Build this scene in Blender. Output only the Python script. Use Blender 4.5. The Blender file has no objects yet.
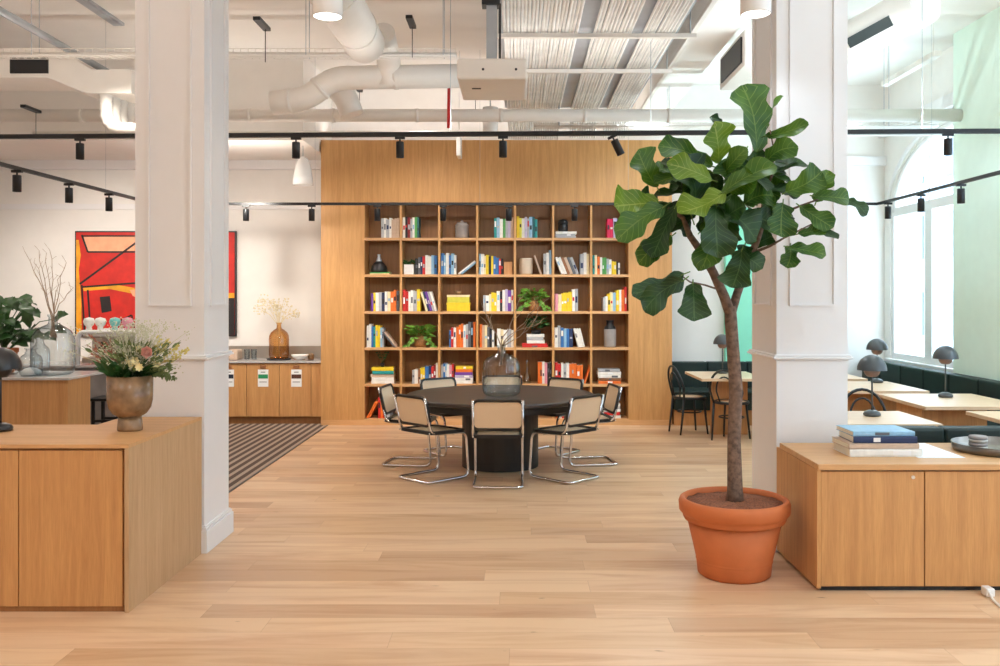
import bpy, bmesh, math, random
from mathutils import Vector, Matrix
random.seed(7)
PI = math.pi
SC = bpy.context.scene
COL = SC.collection
F, CX, CY, H = 890.0, 517.0, 297.0, 1.70

def P(px, py, d):
    return Vector(((px-CX)/F*d, d, H-(py-CY)/F*d))

# ------------------------------------------------------------------ materials
def lin(c):
    c = c/255.0
    return c/12.92 if c <= 0.04045 else ((c+0.055)/1.055)**2.4
def C(r, g, b):
    return (lin(r), lin(g), lin(b), 1)

class NT:
    def __init__(s, name):
        s.m = bpy.data.materials.new(name); s.m.use_nodes = True
        s.t = s.m.node_tree; s.b = s.t.nodes['Principled BSDF']
    def n(s, typ, **kw):
        nd = s.t.nodes.new(typ)
        for k, v in kw.items():
            if k in nd.inputs: nd.inputs[k].default_value = v
            else: setattr(nd, k, v)
        return nd
    def l(s, a, b): s.t.links.new(a, b)
    def set(s, **kw):
        for k, v in kw.items(): s.b.inputs[k.replace('_', ' ')].default_value = v
        return s
    def coords(s, scale=(1, 1, 1), rot=(0, 0, 0), kind='Object'):
        tc = s.n('ShaderNodeTexCoord'); mp = s.n('ShaderNodeMapping')
        mp.inputs['Scale'].default_value = scale; mp.inputs['Rotation'].default_value = rot
        s.l(tc.outputs[kind], mp.inputs['Vector']); return mp.outputs['Vector']
    def ramp(s, fac, stops):
        r = s.n('ShaderNodeValToRGB'); e = r.color_ramp.elements
        while len(e) < len(stops): e.new(0.5)
        for i, (p, c) in enumerate(stops): e[i].position = p; e[i].color = c
        s.l(fac, r.inputs['Fac']); return r.outputs['Color']
    def mix(s, fac, a, b, mode='MIX'):
        m = s.n('ShaderNodeMix', data_type='RGBA', blend_type=mode)
        if isinstance(fac, (int, float)): m.inputs[0].default_value = fac
        else: s.l(fac, m.inputs[0])
        for i, v in ((6, a), (7, b)):
            if isinstance(v, tuple): m.inputs[i].default_value = v
            else: s.l(v, m.inputs[i])
        return m.outputs[2]
    def bump(s, h, strength=0.2, dist=0.01):
        b = s.n('ShaderNodeBump'); b.inputs['Strength'].default_value = strength; b.inputs['Distance'].default_value = dist
        s.l(h, b.inputs['Height']); s.l(b.outputs['Normal'], s.b.inputs['Normal'])

_cache = {}
def plain(name, col, rough=0.6, metal=0.0, var=0.06, bump=0.0, scale=6, **kw):
    if name in _cache: return _cache[name]
    t = NT(name); t.set(Roughness=rough, Metallic=metal, **kw)
    no = t.n('ShaderNodeTexNoise', Scale=float(scale), Detail=4.0); t.l(t.coords(), no.inputs['Vector'])
    dk = tuple(c*(1-var) for c in col[:3])+(1,); lt = tuple(min(1, c*(1+var)) for c in col[:3])+(1,)
    t.l(t.ramp(no.outputs['Fac'], [(0.3, dk), (0.7, lt)]), t.b.inputs['Base Color'])
    if bump: t.bump(no.outputs['Fac'], bump, 0.004)
    _cache[name] = t.m
    return t.m

def oak(name, c1, c2, axis='z', rough=0.45, cathedral=True):
    t = NT(name); t.set(Roughness=rough)
    sc = {'z': (14, 14, 0.8), 'x': (0.8, 14, 14), 'y': (14, 0.8, 14)}[axis]
    v = t.coords(sc)
    n1 = t.n('ShaderNodeTexNoise', Scale=1.6, Detail=6.0, Roughness=0.6, Distortion=0.6); t.l(v, n1.inputs['Vector'])
    sc2 = tuple(a*6 for a in sc); v2 = t.coords(sc2)
    n2 = t.n('ShaderNodeTexNoise', Scale=2.0, Detail=3.0); t.l(v2, n2.inputs['Vector'])
    a = t.ramp(n1.outputs['Fac'], [(0.3, c2), (0.62, c1)])
    b = t.ramp(n2.outputs['Fac'], [(0.35, (0.78, 0.74, 0.7, 1)), (0.6, (1, 1, 1, 1))])
    t.l(t.mix(0.35, a, b, 'MULTIPLY'), t.b.inputs['Base Color'])
    t.bump(n2.outputs['Fac'], 0.08, 0.002)
    return t.m

M = {}
M['oak'] = oak('oak_veneer', C(210, 157, 100), C(190, 136, 84))
M['oak_h'] = oak('oak_veneer_horizontal', C(216, 168, 116), C(200, 150, 98), 'x')
M['oak_light'] = oak('oak_side_panel', C(204, 168, 128), C(188, 150, 110))
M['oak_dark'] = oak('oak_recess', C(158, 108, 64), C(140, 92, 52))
M['oak_wall'] = oak('oak_wall_panel', C(209, 158, 99), C(190, 139, 83))
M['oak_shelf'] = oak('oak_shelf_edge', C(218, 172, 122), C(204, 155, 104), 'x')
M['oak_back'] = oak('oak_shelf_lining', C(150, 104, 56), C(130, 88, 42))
M['oak_table'] = oak('oak_cafe_table', C(232, 200, 164), C(222, 186, 148), 'x', 0.35)

# plank floor
t = NT('oak_plank_floor'); t.set(Roughness=0.34)
v = t.coords((1, 1, 1))
def mth(op, a, b=None):
    n_ = t.n('ShaderNodeMath', operation=op)
    for i_, q_ in enumerate((a, b)):
        if q_ is None: continue
        if isinstance(q_, (int, float)): n_.inputs[i_].default_value = q_
        else: t.l(q_, n_.inputs[i_])
    return n_.outputs[0]
sp_ = t.n('ShaderNodeSeparateXYZ'); t.l(v, sp_.inputs[0])
ry = mth('DIVIDE', sp_.outputs['Y'], 0.205); row_ = mth('FLOOR', ry)
wn = t.n('ShaderNodeTexWhiteNoise', noise_dimensions='1D'); t.l(row_, wn.inputs['W'])
rx = mth('ADD', mth('DIVIDE', sp_.outputs['X'], 2.1), mth('MULTIPLY', wn.outputs['Value'], 7.3)); pid = mth('FLOOR', rx)
cb = t.n('ShaderNodeCombineXYZ'); t.l(row_, cb.inputs[0]); t.l(pid, cb.inputs[1])
wn2 = t.n('ShaderNodeTexWhiteNoise', noise_dimensions='2D'); t.l(cb.outputs[0], wn2.inputs['Vector'])
fy_ = mth('FRACT', ry); fx_ = mth('FRACT', rx)
seam = mth('MAXIMUM', mth('LESS_THAN', fy_, 0.014), mth('LESS_THAN', fx_, 0.0014))
base = t.ramp(wn2.outputs['Value'], [(0.0, C(200, 160, 124)), (0.25, C(222, 186, 150)), (0.6, C(228, 194, 157)), (0.85, C(214, 176, 136)), (1.0, C(205, 168, 134))])
g = t.n('ShaderNodeTexNoise', Scale=1.0, Detail=7.0, Roughness=0.6, Distortion=0.8); ofs = t.n('ShaderNodeVectorMath', operation='ADD'); mo = t.n('ShaderNodeVectorMath', operation='SCALE'); mo.inputs['Scale'].default_value = 20.0
t.l(wn2.outputs['Color'], mo.inputs[0]); t.l(t.coords((0.8, 7, 1)), ofs.inputs[0]); t.l(mo.outputs[0], ofs.inputs[1]); t.l(ofs.outputs[0], g.inputs['Vector'])
gr = t.ramp(g.outputs['Fac'], [(0.3, C(214, 184, 162)), (0.55, (1, 1, 1, 1)), (0.75, (1, 0.98, 0.95, 1))])
c = t.mix(0.6, base, gr, 'MULTIPLY')
k = t.n('ShaderNodeTexNoise', Scale=1.0, Detail=2.0); t.l(t.coords((5.0, 16, 1)), k.inputs['Vector'])
kr = t.ramp(k.outputs['Fac'], [(0.2, C(120, 84, 62)), (0.26, (1, 1, 1, 1))])
c = t.mix(0.75, c, kr, 'MULTIPLY')
c = t.mix(mth('MULTIPLY', seam, 0.4), c, C(150, 112, 82))
t.l(c, t.b.inputs['Base Color'])
rr = t.ramp(g.outputs['Fac'], [(0.3, (0.42, 0.42, 0.42, 1)), (0.7, (0.3, 0.3, 0.3, 1))]); t.l(rr, t.b.inputs['Roughness'])
t.bump(g.outputs['Fac'], 0.06, 0.003)
M['floor'] = t.m

# striped carpet
t = NT('striped_carpet'); t.set(Roughness=0.95)
tc = t.n('ShaderNodeTexCoord'); sx = t.n('ShaderNodeSeparateXYZ'); t.l(tc.outputs['Object'], sx.inputs[0])
m1 = t.n('ShaderNodeMath', operation='DIVIDE'); m1.inputs[1].default_value = 0.097; t.l(sx.outputs['X'], m1.inputs[0])
m2 = t.n('ShaderNodeMath', operation='FRACT'); t.l(m1.outputs[0], m2.inputs[0])
r = t.n('ShaderNodeValToRGB'); r.color_ramp.interpolation = 'CONSTANT'
e = r.color_ramp.elements; e[0].position = 0; e[0].color = C(92, 72, 60); e[1].position = 0.55; e[1].color = C(182, 162, 144)
t.l(m2.outputs[0], r.inputs['Fac'])
nz = t.n('ShaderNodeTexNoise', Scale=60.0, Detail=3.0); t.l(t.coords(), nz.inputs['Vector'])
t.l(t.mix(0.3, r.outputs['Color'], nz.outputs['Color'], 'MULTIPLY'), t.b.inputs['Base Color']); t.bump(nz.outputs['Fac'], 0.4, 0.005)
M['carpet'] = t.m

M['wall'] = plain('white_plaster', C(240, 236, 231), 0.8, var=0.015, bump=0.05)
M['paint'] = plain('white_trim_paint', C(238, 236, 236), 0.45, var=0.01)
M['mint'] = plain('mint_green_paint', C(150, 238, 204), 0.35, var=0.02)
M['green'] = plain('pale_green_paint', C(226, 244, 230), 0.5, var=0.02)
M['ceil'] = plain('ceiling_plaster', C(244, 241, 237), 0.9, var=0.04, bump=0.1, scale=1.2)
M['duct'] = plain('white_duct_paint', C(232, 227, 220), 0.5, var=0.02)
M['galv'] = plain('galvanised_steel', C(170, 176, 182), 0.4, 0.5, var=0.08)
M['grey'] = plain('grey_tray_metal', C(178, 184, 192), 0.5, 0.0, var=0.05)
M['black'] = plain('black_metal', C(26, 27, 30), 0.45, var=0.1)
M['blackwood'] = plain('black_stained_wood', C(34, 31, 30), 0.4, var=0.12)
M['tabletop'] = oak('dark_oak_tabletop', C(66, 56, 50), C(50, 42, 38), 'x', 0.36)
M['chrome'] = plain('chrome', C(225, 225, 228), 0.12, 1.0, var=0.02)
M['terracotta'] = plain('terracotta', C(196, 108, 58), 0.7, var=0.07, bump=0.1, scale=9)
M['soil'] = plain('dark_soil', C(128, 78, 52), 0.95, var=0.5, bump=1.0, scale=90)
M['bark'] = plain('grey_brown_bark', C(112, 90, 76), 0.9, var=0.5, bump=1.0, scale=34)
M['velvet'] = plain('dark_green_velvet', C(8, 32, 27), 0.6, var=0.15, scale=14, Sheen_Weight=0.0)
M['lamp'] = plain('grey_lacquer', C(72, 76, 78), 0.28, var=0.04)
M['lampin'] = plain('copper_lacquer', C(132, 104, 92), 0.35, var=0.04)
M['marble'] = plain('grey_marble', C(196, 192, 190), 0.16, var=0.12, scale=3)
M['steel'] = plain('brushed_steel', C(190, 182, 172), 0.3, 0.7, var=0.05)
M['paper'] = plain('white_paper', C(244, 244, 244), 0.6, var=0.01)
M['pages'] = plain('book_pages', C(236, 230, 214), 0.8, var=0.04, scale=40)
M['red'] = plain('red_paint', C(200, 30, 26), 0.5)
M['ceramic'] = plain('brown_glazed_ceramic', C(138, 108, 78), 0.2, var=0.4, scale=12)
M['white_gloss'] = plain('white_enamel', C(240, 238, 236), 0.2, var=0.01)
M['twig'] = plain('dry_twig', C(172, 148, 124), 0.85, var=0.2, scale=40)
M['palegrass'] = plain('dried_white_blossom', C(228, 214, 178), 0.85, var=0.1, scale=30)
M['leafdark'] = plain('dark_green_leaf', C(44, 84, 34), 0.45, var=0.35, scale=14)
M['leafmid'] = plain('mid_green_leaf', C(104, 150, 50), 0.45, var=0.3, scale=14)
M['fern'] = plain('grey_green_leaf', C(110, 128, 80), 0.7, var=0.3, scale=20)
M['basket'] = plain('woven_basket', C(170, 120, 70), 0.8, var=0.3, bump=0.8, scale=60)
M['tray'] = plain('pewter_tray', C(120, 112, 104), 0.3, 0.8, var=0.15, scale=12)
M['concrete'] = plain('grey_ribbed_stoneware', C(150, 142, 138), 0.7, var=0.15)
M['cream_pot'] = plain('cream_stoneware', C(208, 192, 172), 0.7, var=0.06)
M['facade'] = plain('far_facade', C(152, 160, 170), 0.8, var=0.05)

t = NT('woven_cane'); t.set(Roughness=0.6)
ck = t.n('ShaderNodeTexChecker', Scale=90.0); t.l(t.coords(), ck.inputs['Vector'])
ck.inputs['Color1'].default_value = C(246, 222, 190); ck.inputs['Color2'].default_value = C(228, 198, 162)
t.l(ck.outputs['Color'], t.b.inputs['Base Color']); M['cane'] = t.m

def glassm(name, face, edge):
    t = NT(name); out = t.t.nodes['Material Output']
    lw = t.n('ShaderNodeLayerWeight'); lw.inputs['Blend'].default_value = 0.35
    tr = t.n('ShaderNodeBsdfTransparent'); gl = t.n('ShaderNodeBsdfGlossy'); gl.inputs['Roughness'].default_value = 0.02
    t.l(t.ramp(lw.outputs['Facing'], [(0.1, face), (0.85, edge)]), tr.inputs['Color'])
    f = t.ramp(lw.outputs['Facing'], [(0.0, (.08, .08, .08, 1)), (0.6, (.22, .22, .22, 1)), (1.0, (.8, .8, .8, 1))])
    mx = t.n('ShaderNodeMixShader'); t.l(f, mx.inputs[0]); t.l(tr.outputs[0], mx.inputs[1]); t.l(gl.outputs[0], mx.inputs[2])
    t.l(mx.outputs[0], out.inputs['Surface']); return t.m
M['glass'] = glassm('clear_recycled_glass', (0.9, 0.94, 0.955, 1), (0.34, 0.43, 0.48, 1))
M['amber'] = glassm('amber_glass', (0.88, 0.62, 0.33, 1), (0.6, 0.3, 0.12, 1))
t = NT('window_glass'); out = t.t.nodes['Material Output']
tr = t.n('ShaderNodeBsdfTransparent'); gl = t.n('ShaderNodeBsdfGlossy'); gl.inputs['Roughness'].default_value = 0.02
mx = t.n('ShaderNodeMixShader'); mx.inputs[0].default_value = 0.08
tr.inputs['Color'].default_value = (0.95, 0.99, 1, 1)
t.l(tr.outputs[0], mx.inputs[1]); t.l(gl.outputs[0], mx.inputs[2]); t.l(mx.outputs[0], out.inputs['Surface'])
M['pane'] = t.m
def emis(name, col, s):
    t = NT(name); t.b.inputs['Emission Color'].default_value = col; t.b.inputs['Emission Strength'].default_value = s
    return t.m
M['glow'] = emis('lit_lamp_disc', (1, 0.97, 0.92, 1), 4.0)

# fiddle leaf material with veins from UV
def leafmat(name, c1, c2, vein):
    t = NT(name); t.set(Roughness=0.42)
    uv = t.n('ShaderNodeUVMap'); sx = t.n('ShaderNodeSeparateXYZ'); t.l(uv.outputs[0], sx.inputs[0])
    ab = t.n('ShaderNodeMath', operation='SUBTRACT'); ab.inputs[1].default_value = 0.5; t.l(sx.outputs['X'], ab.inputs[0])
    ab2 = t.n('ShaderNodeMath', operation='ABSOLUTE'); t.l(ab.outputs[0], ab2.inputs[0])
    mul = t.n('ShaderNodeMath', operation='MULTIPLY'); mul.inputs[1].default_value = 0.5; t.l(ab2.outputs[0], mul.inputs[0])
    su = t.n('ShaderNodeMath', operation='SUBTRACT'); t.l(sx.outputs['Y'], su.inputs[0]); t.l(mul.outputs[0], su.inputs[1])
    m8 = t.n('ShaderNodeMath', operation='MULTIPLY'); m8.inputs[1].default_value = 8.0; t.l(su.outputs[0], m8.inputs[0])
    fr = t.n('ShaderNodeMath', operation='FRACT'); t.l(m8.outputs[0], fr.inputs[0])
    lt = t.n('ShaderNodeMath', operation='LESS_THAN'); lt.inputs[1].default_value = 0.1; t.l(fr.outputs[0], lt.inputs[0])
    l2 = t.n('ShaderNodeMath', operation='LESS_THAN'); l2.inputs[1].default_value = 0.022; t.l(ab2.outputs[0], l2.inputs[0])
    mxx = t.n('ShaderNodeMath', operation='MAXIMUM'); t.l(lt.outputs[0], mxx.inputs[0]); t.l(l2.outputs[0], mxx.inputs[1])
    sc = t.n('ShaderNodeMath', operation='MULTIPLY'); sc.inputs[1].default_value = 0.55; t.l(mxx.outputs[0], sc.inputs[0])
    no = t.n('ShaderNodeTexNoise', Scale=5.0, Detail=3.0); t.l(t.coords(), no.inputs['Vector'])
    b = t.ramp(no.outputs['Fac'], [(0.35, c1), (0.65, c2)])
    cc = t.mix(sc.outputs[0], b, vein); t.l(cc, t.b.inputs['Base Color'])
    tl = t.n('ShaderNodeBsdfTranslucent'); t.l(t.mix(1.0, cc, (1.0, 1.0, .5, 1), 'MULTIPLY'), tl.inputs['Color']); ms = t.n('ShaderNodeMixShader'); ms.inputs[0].default_value = .28
    t.l(t.b.outputs[0], ms.inputs[1]); t.l(tl.outputs[0], ms.inputs[2]); t.l(ms.outputs[0], t.t.nodes['Material Output'].inputs['Surface'])
    return t.m
M['fig'] = leafmat('fiddle_leaf_green', C(42, 84, 22), C(78, 118, 34), C(128, 156, 72))
M['fig_dark'] = leafmat('fiddle_leaf_dark', C(26, 56, 22), C(44, 80, 30), C(84, 116, 66))
M['fig_lime'] = leafmat('fiddle_leaf_lime', C(96, 132, 30), C(126, 156, 48), C(180, 194, 104))

# ------------------------------------------------------------------ mesh helpers
class MB:
    def __init__(s): s.bm = bmesh.new(); s.smooth = True; s.uvl = None
    def _v(s, vs): return [s.bm.verts.new(v) for v in vs]
    def face(s, vs, mi=0, sm=False):
        try: f = s.bm.faces.new(vs)
        except ValueError: return None
        f.material_index = mi; f.smooth = sm; return f
    def box(s, x0, x1, y0, y1, z0, z1, mi=0, bev=0.0, mat=None):
        if x0 > x1: x0, x1 = x1, x0
        if y0 > y1: y0, y1 = y1, y0
        if z0 > z1: z0, z1 = z1, z0
        pts = [Vector(p) for p in ((x0,y0,z0),(x1,y0,z0),(x1,y1,z0),(x0,y1,z0),(x0,y0,z1),(x1,y0,z1),(x1,y1,z1),(x0,y1,z1))]
        if mat is not None: pts = [mat @ p for p in pts]
        v = s._v(pts)
        fs = [s.face([v[i] for i in q], mi) for q in ((0,3,2,1),(4,5,6,7),(0,1,5,4),(1,2,6,5),(2,3,7,6),(3,0,4,7))]
        if bev > 0:
            es = set()
            for f in fs: es.update(f.edges)
            r = bmesh.ops.bevel(s.bm, geom=list(es), offset=bev, segments=2, affect='EDGES', profile=0.5)
            for f in r['faces']: f.material_index = mi
        return s
    def prism(s, poly, axis, a, b, mi=0, sm=False):
        """poly: 2D list; axis 'x','y','z' extrusion from a to b"""
        def mk(p, t):
            return {'x': (t, p[0], p[1]), 'y': (p[0], t, p[1]), 'z': (p[0], p[1], t)}[axis]
        v0 = s._v([mk(p, a) for p in poly]); v1 = s._v([mk(p, b) for p in poly])
        s.face(v0, mi); s.face(v1[::-1], mi); n = len(poly)
        for i in range(n): s.face([v0[i], v0[(i+1) % n], v1[(i+1) % n], v1[i]], mi, sm)
        return s
    def lathe(s, prof, c=(0, 0, 0), n=32, mi=0, sm=True, closed=False):
        rings = []
        for r, z in prof:
            if r < 1e-5: rings.append([s.bm.verts.new((c[0], c[1], c[2]+z))])
            else: rings.append(s._v([(c[0]+r*math.cos(2*PI*i/n), c[1]+r*math.sin(2*PI*i/n), c[2]+z) for i in range(n)]))
        pairs = list(zip(rings, rings[1:]))
        if closed: pairs.append((rings[-1], rings[0]))
        for a, b in pairs:
            for i in range(n):
                j = (i+1) % n
                if len(a) == 1 and len(b) == 1: continue
                if len(a) == 1: s.face([a[0], b[j], b[i]], mi, sm)
                elif len(b) == 1: s.face([a[i], a[j], b[0]], mi, sm)
                else: s.face([a[i], a[j], b[j], b[i]], mi, sm)
        return s
    def tube(s, pts, r, n=8, mi=0, cap=True, closed=False, sm=True):
        pts = [Vector(p) for p in pts]; N = len(pts)
        rs = r if isinstance(r, (list, tuple)) else [r]*N
        rings = []; up = None
        for i, p in enumerate(pts):
            if closed: tn = (pts[(i+1) % N]-pts[i-1]).normalized()
            elif i == 0: tn = (pts[1]-p).normalized()
            elif i == N-1: tn = (p-pts[i-1]).normalized()
            else:
                tn = ((pts[i+1]-p).normalized()+(p-pts[i-1]).normalized())
                tn = tn.normalized() if tn.length > 1e-6 else (pts[i+1]-p).normalized()
            if up is None:
                up = Vector((0, 0, 1)) if abs(tn.z) < 0.9 else Vector((1, 0, 0))
            a = tn.cross(up)
            if a.length < 1e-4: a = tn.cross(Vector((0.3, 1, 0.2)))
            a.normalize(); b = a.cross(tn).normalized(); up = b
            rings.append(s._v([p+a*rs[i]*math.cos(2*PI*k/n)+b*rs[i]*math.sin(2*PI*k/n) for k in range(n)]))
        prs = list(zip(rings, rings[1:]))
        if closed: prs.append((rings[-1], rings[0]))
        for A, B in prs:
            for k in range(n): s.face([A[k], A[(k+1) % n], B[(k+1) % n], B[k]], mi, sm)
        if cap and not closed:
            s.face(rings[0][::-1], mi); s.face(rings[-1], mi)
        return s
    def sphere(s, c, r, n=12, mi=0, sz=1.0):
        m = max(4, n//2)
        return s.lathe([(abs(r*math.sin(PI*i/m)) if 0 < i < m else 0, -r*sz*math.cos(PI*i/m)) for i in range(m+1)], c, n, mi)
    def leaf(s, b, t, w, nrm, prof, curl=0.12, mi=0, nu=9, wave=0.0):
        if s.uvl is None: s.uvl = s.bm.loops.layers.uv.new('UVMap')
        b, t, nrm = Vector(b), Vector(t), Vector(nrm)
        d = t-b; L = d.length; d.normalize(); side = d.cross(nrm)
        if side.length < 1e-3: side = d.cross(Vector((0.2, 0.5, 0.8)))
        side.normalize(); n2 = side.cross(d).normalized()
        grid = []; ph = random.random()*6; bend = random.uniform(-.12, .12) if wave else 0
        for i in range(nu):
            u = i/(nu-1); hw = w*0.5*prof(u)*(1+(1.6*wave*math.sin(u*15+ph) if wave and u < .97 else 0)); row = []
            for j in range(5):
                v = (j-2)/2
                h = curl*L*math.sin(PI*u*0.9)-abs(v)**1.5*hw*0.25*-1+wave*w*abs(v)*math.sin(u*13+ph+v)
                row.append((s.bm.verts.new(b+d*(L*u)+side*(v*hw+bend*L*math.sin(PI*u))+n2*h), (j/4, u)))
            grid.append(row)
        for i in range(nu-1):
            for j in range(4):
                q = [grid[i][j], grid[i][j+1], grid[i+1][j+1], grid[i+1][j]]
                f = s.face([x[0] for x in q], mi, True)
                if f:
                    for lp, x in zip(f.loops, q): lp[s.uvl].uv = x[1]
        return s

def interp(tab):
    def f(u):
        for (a, x), (b, y) in zip(tab, tab[1:]):
            if u <= b: return x+(y-x)*(u-a)/(b-a)
        return tab[-1][1]
    return f
FIDDLE = interp([(0, .08), (.07, .4), (.18, .64), (.32, .6), (.45, .62), (.58, .86), (.72, 1), (.85, .96), (.94, .7), (.98, .45), (1, .15)])
OVAL = interp([(0, .05), (.15, .55), (.35, .95), (.5, 1), (.7, .8), (.88, .4), (1, .04)])

def rootloc(p):
    l = Vector((0, 0, 0))
    while p is not None: l += p.location; p = p.parent
    return l
def obj(name, mb, mats, parent=None, origin=None, weld=False):
    me = bpy.data.meshes.new(name)
    bmesh.ops.recalc_face_normals(mb.bm, faces=mb.bm.faces[:]) if not mb.uvl else None
    mb.bm.to_mesh(me); mb.bm.free()
    for m in (mats if isinstance(mats, (list, tuple)) else [mats]): me.materials.append(m if not isinstance(m, str) else M[m])
    o = bpy.data.objects.new(name, me); COL.objects.link(o)
    if parent is not None:
        me.transform(Matrix.Translation(-rootloc(parent))); o.parent = parent
    elif origin is not None:
        me.transform(Matrix.Translation(-Vector(origin))); o.location = origin
    return o
def tag(o, label, cat, group=None, kind=None):
    o['label'] = label; o['category'] = cat
    if group: o['group'] = group
    if kind: o['kind'] = kind
    return o
def struct(name, mb, mats):
    o = obj(name, mb, mats); o['kind'] = 'structure'; return o
def thing(name, label, cat, loc, group=None):
    o = bpy.data.objects.new(name, None); COL.objects.link(o); o.location = loc; o.empty_display_size = 0.1
    return tag(o, label, cat, group)
def dup(root, loc, rotz=0.0, label=None, group=None):
    def cp(o, par):
        c = o.copy(); COL.objects.link(c); c.parent = par
        for ch in list(o.children): cp(ch, c)
        return c
    r = cp(root, None); r.location = loc; r.rotation_euler = (0, 0, rotz)
    if label: r['label'] = label
    if group: r['group'] = group
    return r
ORD = ['first', 'second', 'third', 'fourth', 'fifth', 'sixth', 'seventh', 'eighth', 'ninth', 'tenth', 'eleventh', 'twelfth', 'thirteenth']
def arc(c, r, a0, a1, n, plane='xz', y=0):
    out = []
    for i in range(n+1):
        a = a0+(a1-a0)*i/n
        out.append((c[0]+r*math.cos(a), c[1]+r*math.sin(a)))
    return out
def fillet(pts, r, n=5):
    """round the corners of a 3D polyline"""
    pts = [Vector(p) for p in pts]; out = [pts[0]]
    for a, b, c in zip(pts, pts[1:], pts[2:]):
        d0 = (a-b); d1 = (c-b); rr = min(r, d0.length*0.49, d1.length*0.49)
        p0 = b+d0.normalized()*rr; p2 = b+d1.normalized()*rr
        for i in range(n+1):
            u = i/n; out.append(p0*(1-u)**2+b*2*u*(1-u)+p2*u*u)
    out.append(pts[-1]); return out

# ------------------------------------------------------------------ the room
XL, XR, YB, YF, HC = -8.6, 5.2, 12.6, -2.5, 4.7
CARX = -2.51
struct('floor', MB().box(CARX, XR+0.2, YF, YB+0.2, -0.1, 0).box(XL-0.2, CARX, YF, 6.0, -0.1, 0), 'floor')
struct('floor_carpet', MB().box(XL-0.2, CARX, 6.0, YB+0.2, -0.1, 0.0), 'carpet')
struct('trim_1', MB().box(CARX-0.012, CARX+0.012, 6.45, 11.9, -0.01, 0.004), 'blackwood')
struct('ceiling', MB().box(XL-0.2, XR+0.2, YF, YB+0.2, HC, HC+0.2), 'ceil')
struct('wall_back', MB().box(XL-0.2, XR+0.2, YB, YB+0.2, 0, HC), 'wall')
struct('wall_front', MB().box(XL-0.2, XR+0.35, YF-.2, YF, 0, HC), 'wall')
struct('wall_left', MB().box(XL-0.2, XL, YF, YB, 0, HC), 'wall')
struct('wall_bulkhead', MB().box(XL, -2.62, 10.9, YB, 3.62, HC), 'wall')
struct('trim_2', MB().box(XL, -2.62, YB-0.05, YB, 2.94, 3.0).box(XL, -2.62, YB-0.03, YB, 3.0, 3.015).box(XL, -2.62, YB-0.12, YB, 3.5, 3.62), 'paint')

# right wall with arched window openings (polygon with holes made of strips)
def arch_wall(mb, x0, x1, openings, y0, y1, top):
    ys = y0
    for (a, b, sill, spring, rise) in openings:
        mb.box(x0, x1, ys, a, 0, top); mb.box(x0, x1, a, b, 0, sill)
        n = 16; c = (a+b)/2; hw = (b-a)/2
        for i in range(n):
            ya = a+(b-a)*i/n; yb = a+(b-a)*(i+1)/n
            za = spring+rise*math.sqrt(max(0, 1-((ya-c)/hw)**2)); zb = spring+rise*math.sqrt(max(0, 1-((yb-c)/hw)**2))
            mb.prism([(ya, za), (yb, zb), (yb, top), (ya, top)], 'x', x0, x1)
        ys = b
    mb.box(x0, x1, ys, y1, 0, top)
WIN = [(-1.6, 1.2, 0.85, 2.87, 0.95), (2.0, 4.8, 0.85, 2.87, 0.95), (5.4, 8.2, 0.85, 2.87, 0.95), (9.0, 12.4, 0.85, 2.87, 0.95)]
w = MB(); arch_wall(w, XR, XR+0.35, WIN, YF, YB, HC); struct('wall_right', w, 'wall')
for i, (a, b, sill, spr, rise) in enumerate(WIN):
    m = MB(); c = (a+b)/2; hw = (b-a)/2; X0, X1 = XR+0.02, XR+0.08
    def archpts(k, x): return [(x, c+hw*k*math.cos(PI*j/24), spr+rise*k*math.sin(PI*j/24)) for j in range(25)]
    m.tube(archpts(0.97, XR+0.05), 0.045, 6)
    for y, w2 in ((a+0.04, .04), (c-0.6, .1), (c+0.6, .1), (b-0.04, .04)):
        m.box(X0, X1, y-w2, y+w2, sill+.08, spr-.06)
    m.box(X0, X1, a, b, spr-0.06, spr+0.06); m.box(X0, X1, a, b, sill, sill+0.08); pass
    for y in (c-0.62, c+0.62): m.box(X0+.02, X1-.02, y-0.02, y+0.02, spr, spr+rise*0.9)
    f = struct('window_%d' % (i+1), m, 'paint')
    g_ = MB(); pl = [(a, sill), (b, sill), (b, spr)]+[(c+hw*math.cos(PI*j/24), spr+rise*math.sin(PI*j/24)) for j in range(1, 24)]+[(a, spr)]
    v = [g_.bm.verts.new((XR+0.05, p[0], p[1])) for p in pl]; g_.face(v)
    p_ = obj('glass_pane', g_, 'pane', f)
    s_ = obj('window_sill', MB().box(XR-0.06, XR+0.02, a-0.05, b+0.05, sill-0.05, sill, bev=0.008), 'paint', f)
    # raised arch moulding inside
    mm = MB(); mm.tube([(XR-0.0, c+(hw+.07)*math.cos(PI*j/24), spr+(rise+.07)*math.sin(PI*j/24)) for j in range(25)], 0.035, 6)
    obj('arch_moulding', mm, 'paint', f)
struct('wall_green', MB().box(4.98, XR-0.005, 8.35, 10.16, 0, HC), 'green')
struct('wall_mint', MB().box(2.93, 4.25, 12.5, YB, 0, 2.95), 'mint')
struct('trim_3', MB().box(2.06, XR, YB-0.08, YB, 3.55, 3.68).box(XR-0.1, XR, 10.2, YB, 3.95, 4.1), 'paint')
# far facade seen through the windows
m = MB(); m.box(16, 16.5, -6, 48, -4, 10)
fb = thing('facing_building', 'pale stone building seen through the arched window', 'building', (16.2, 9, -4))
obj('facade', m, 'facade', fb)
for yy in range(20, 46, 3):
    for zz in (0.2, 3.2, 6.2): obj('window', MB().box(15.95, 16.02, yy, yy+1.1, zz, zz+1.7), plain('far_window_glass', C(96, 104, 116), 0.5), fb)

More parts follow.
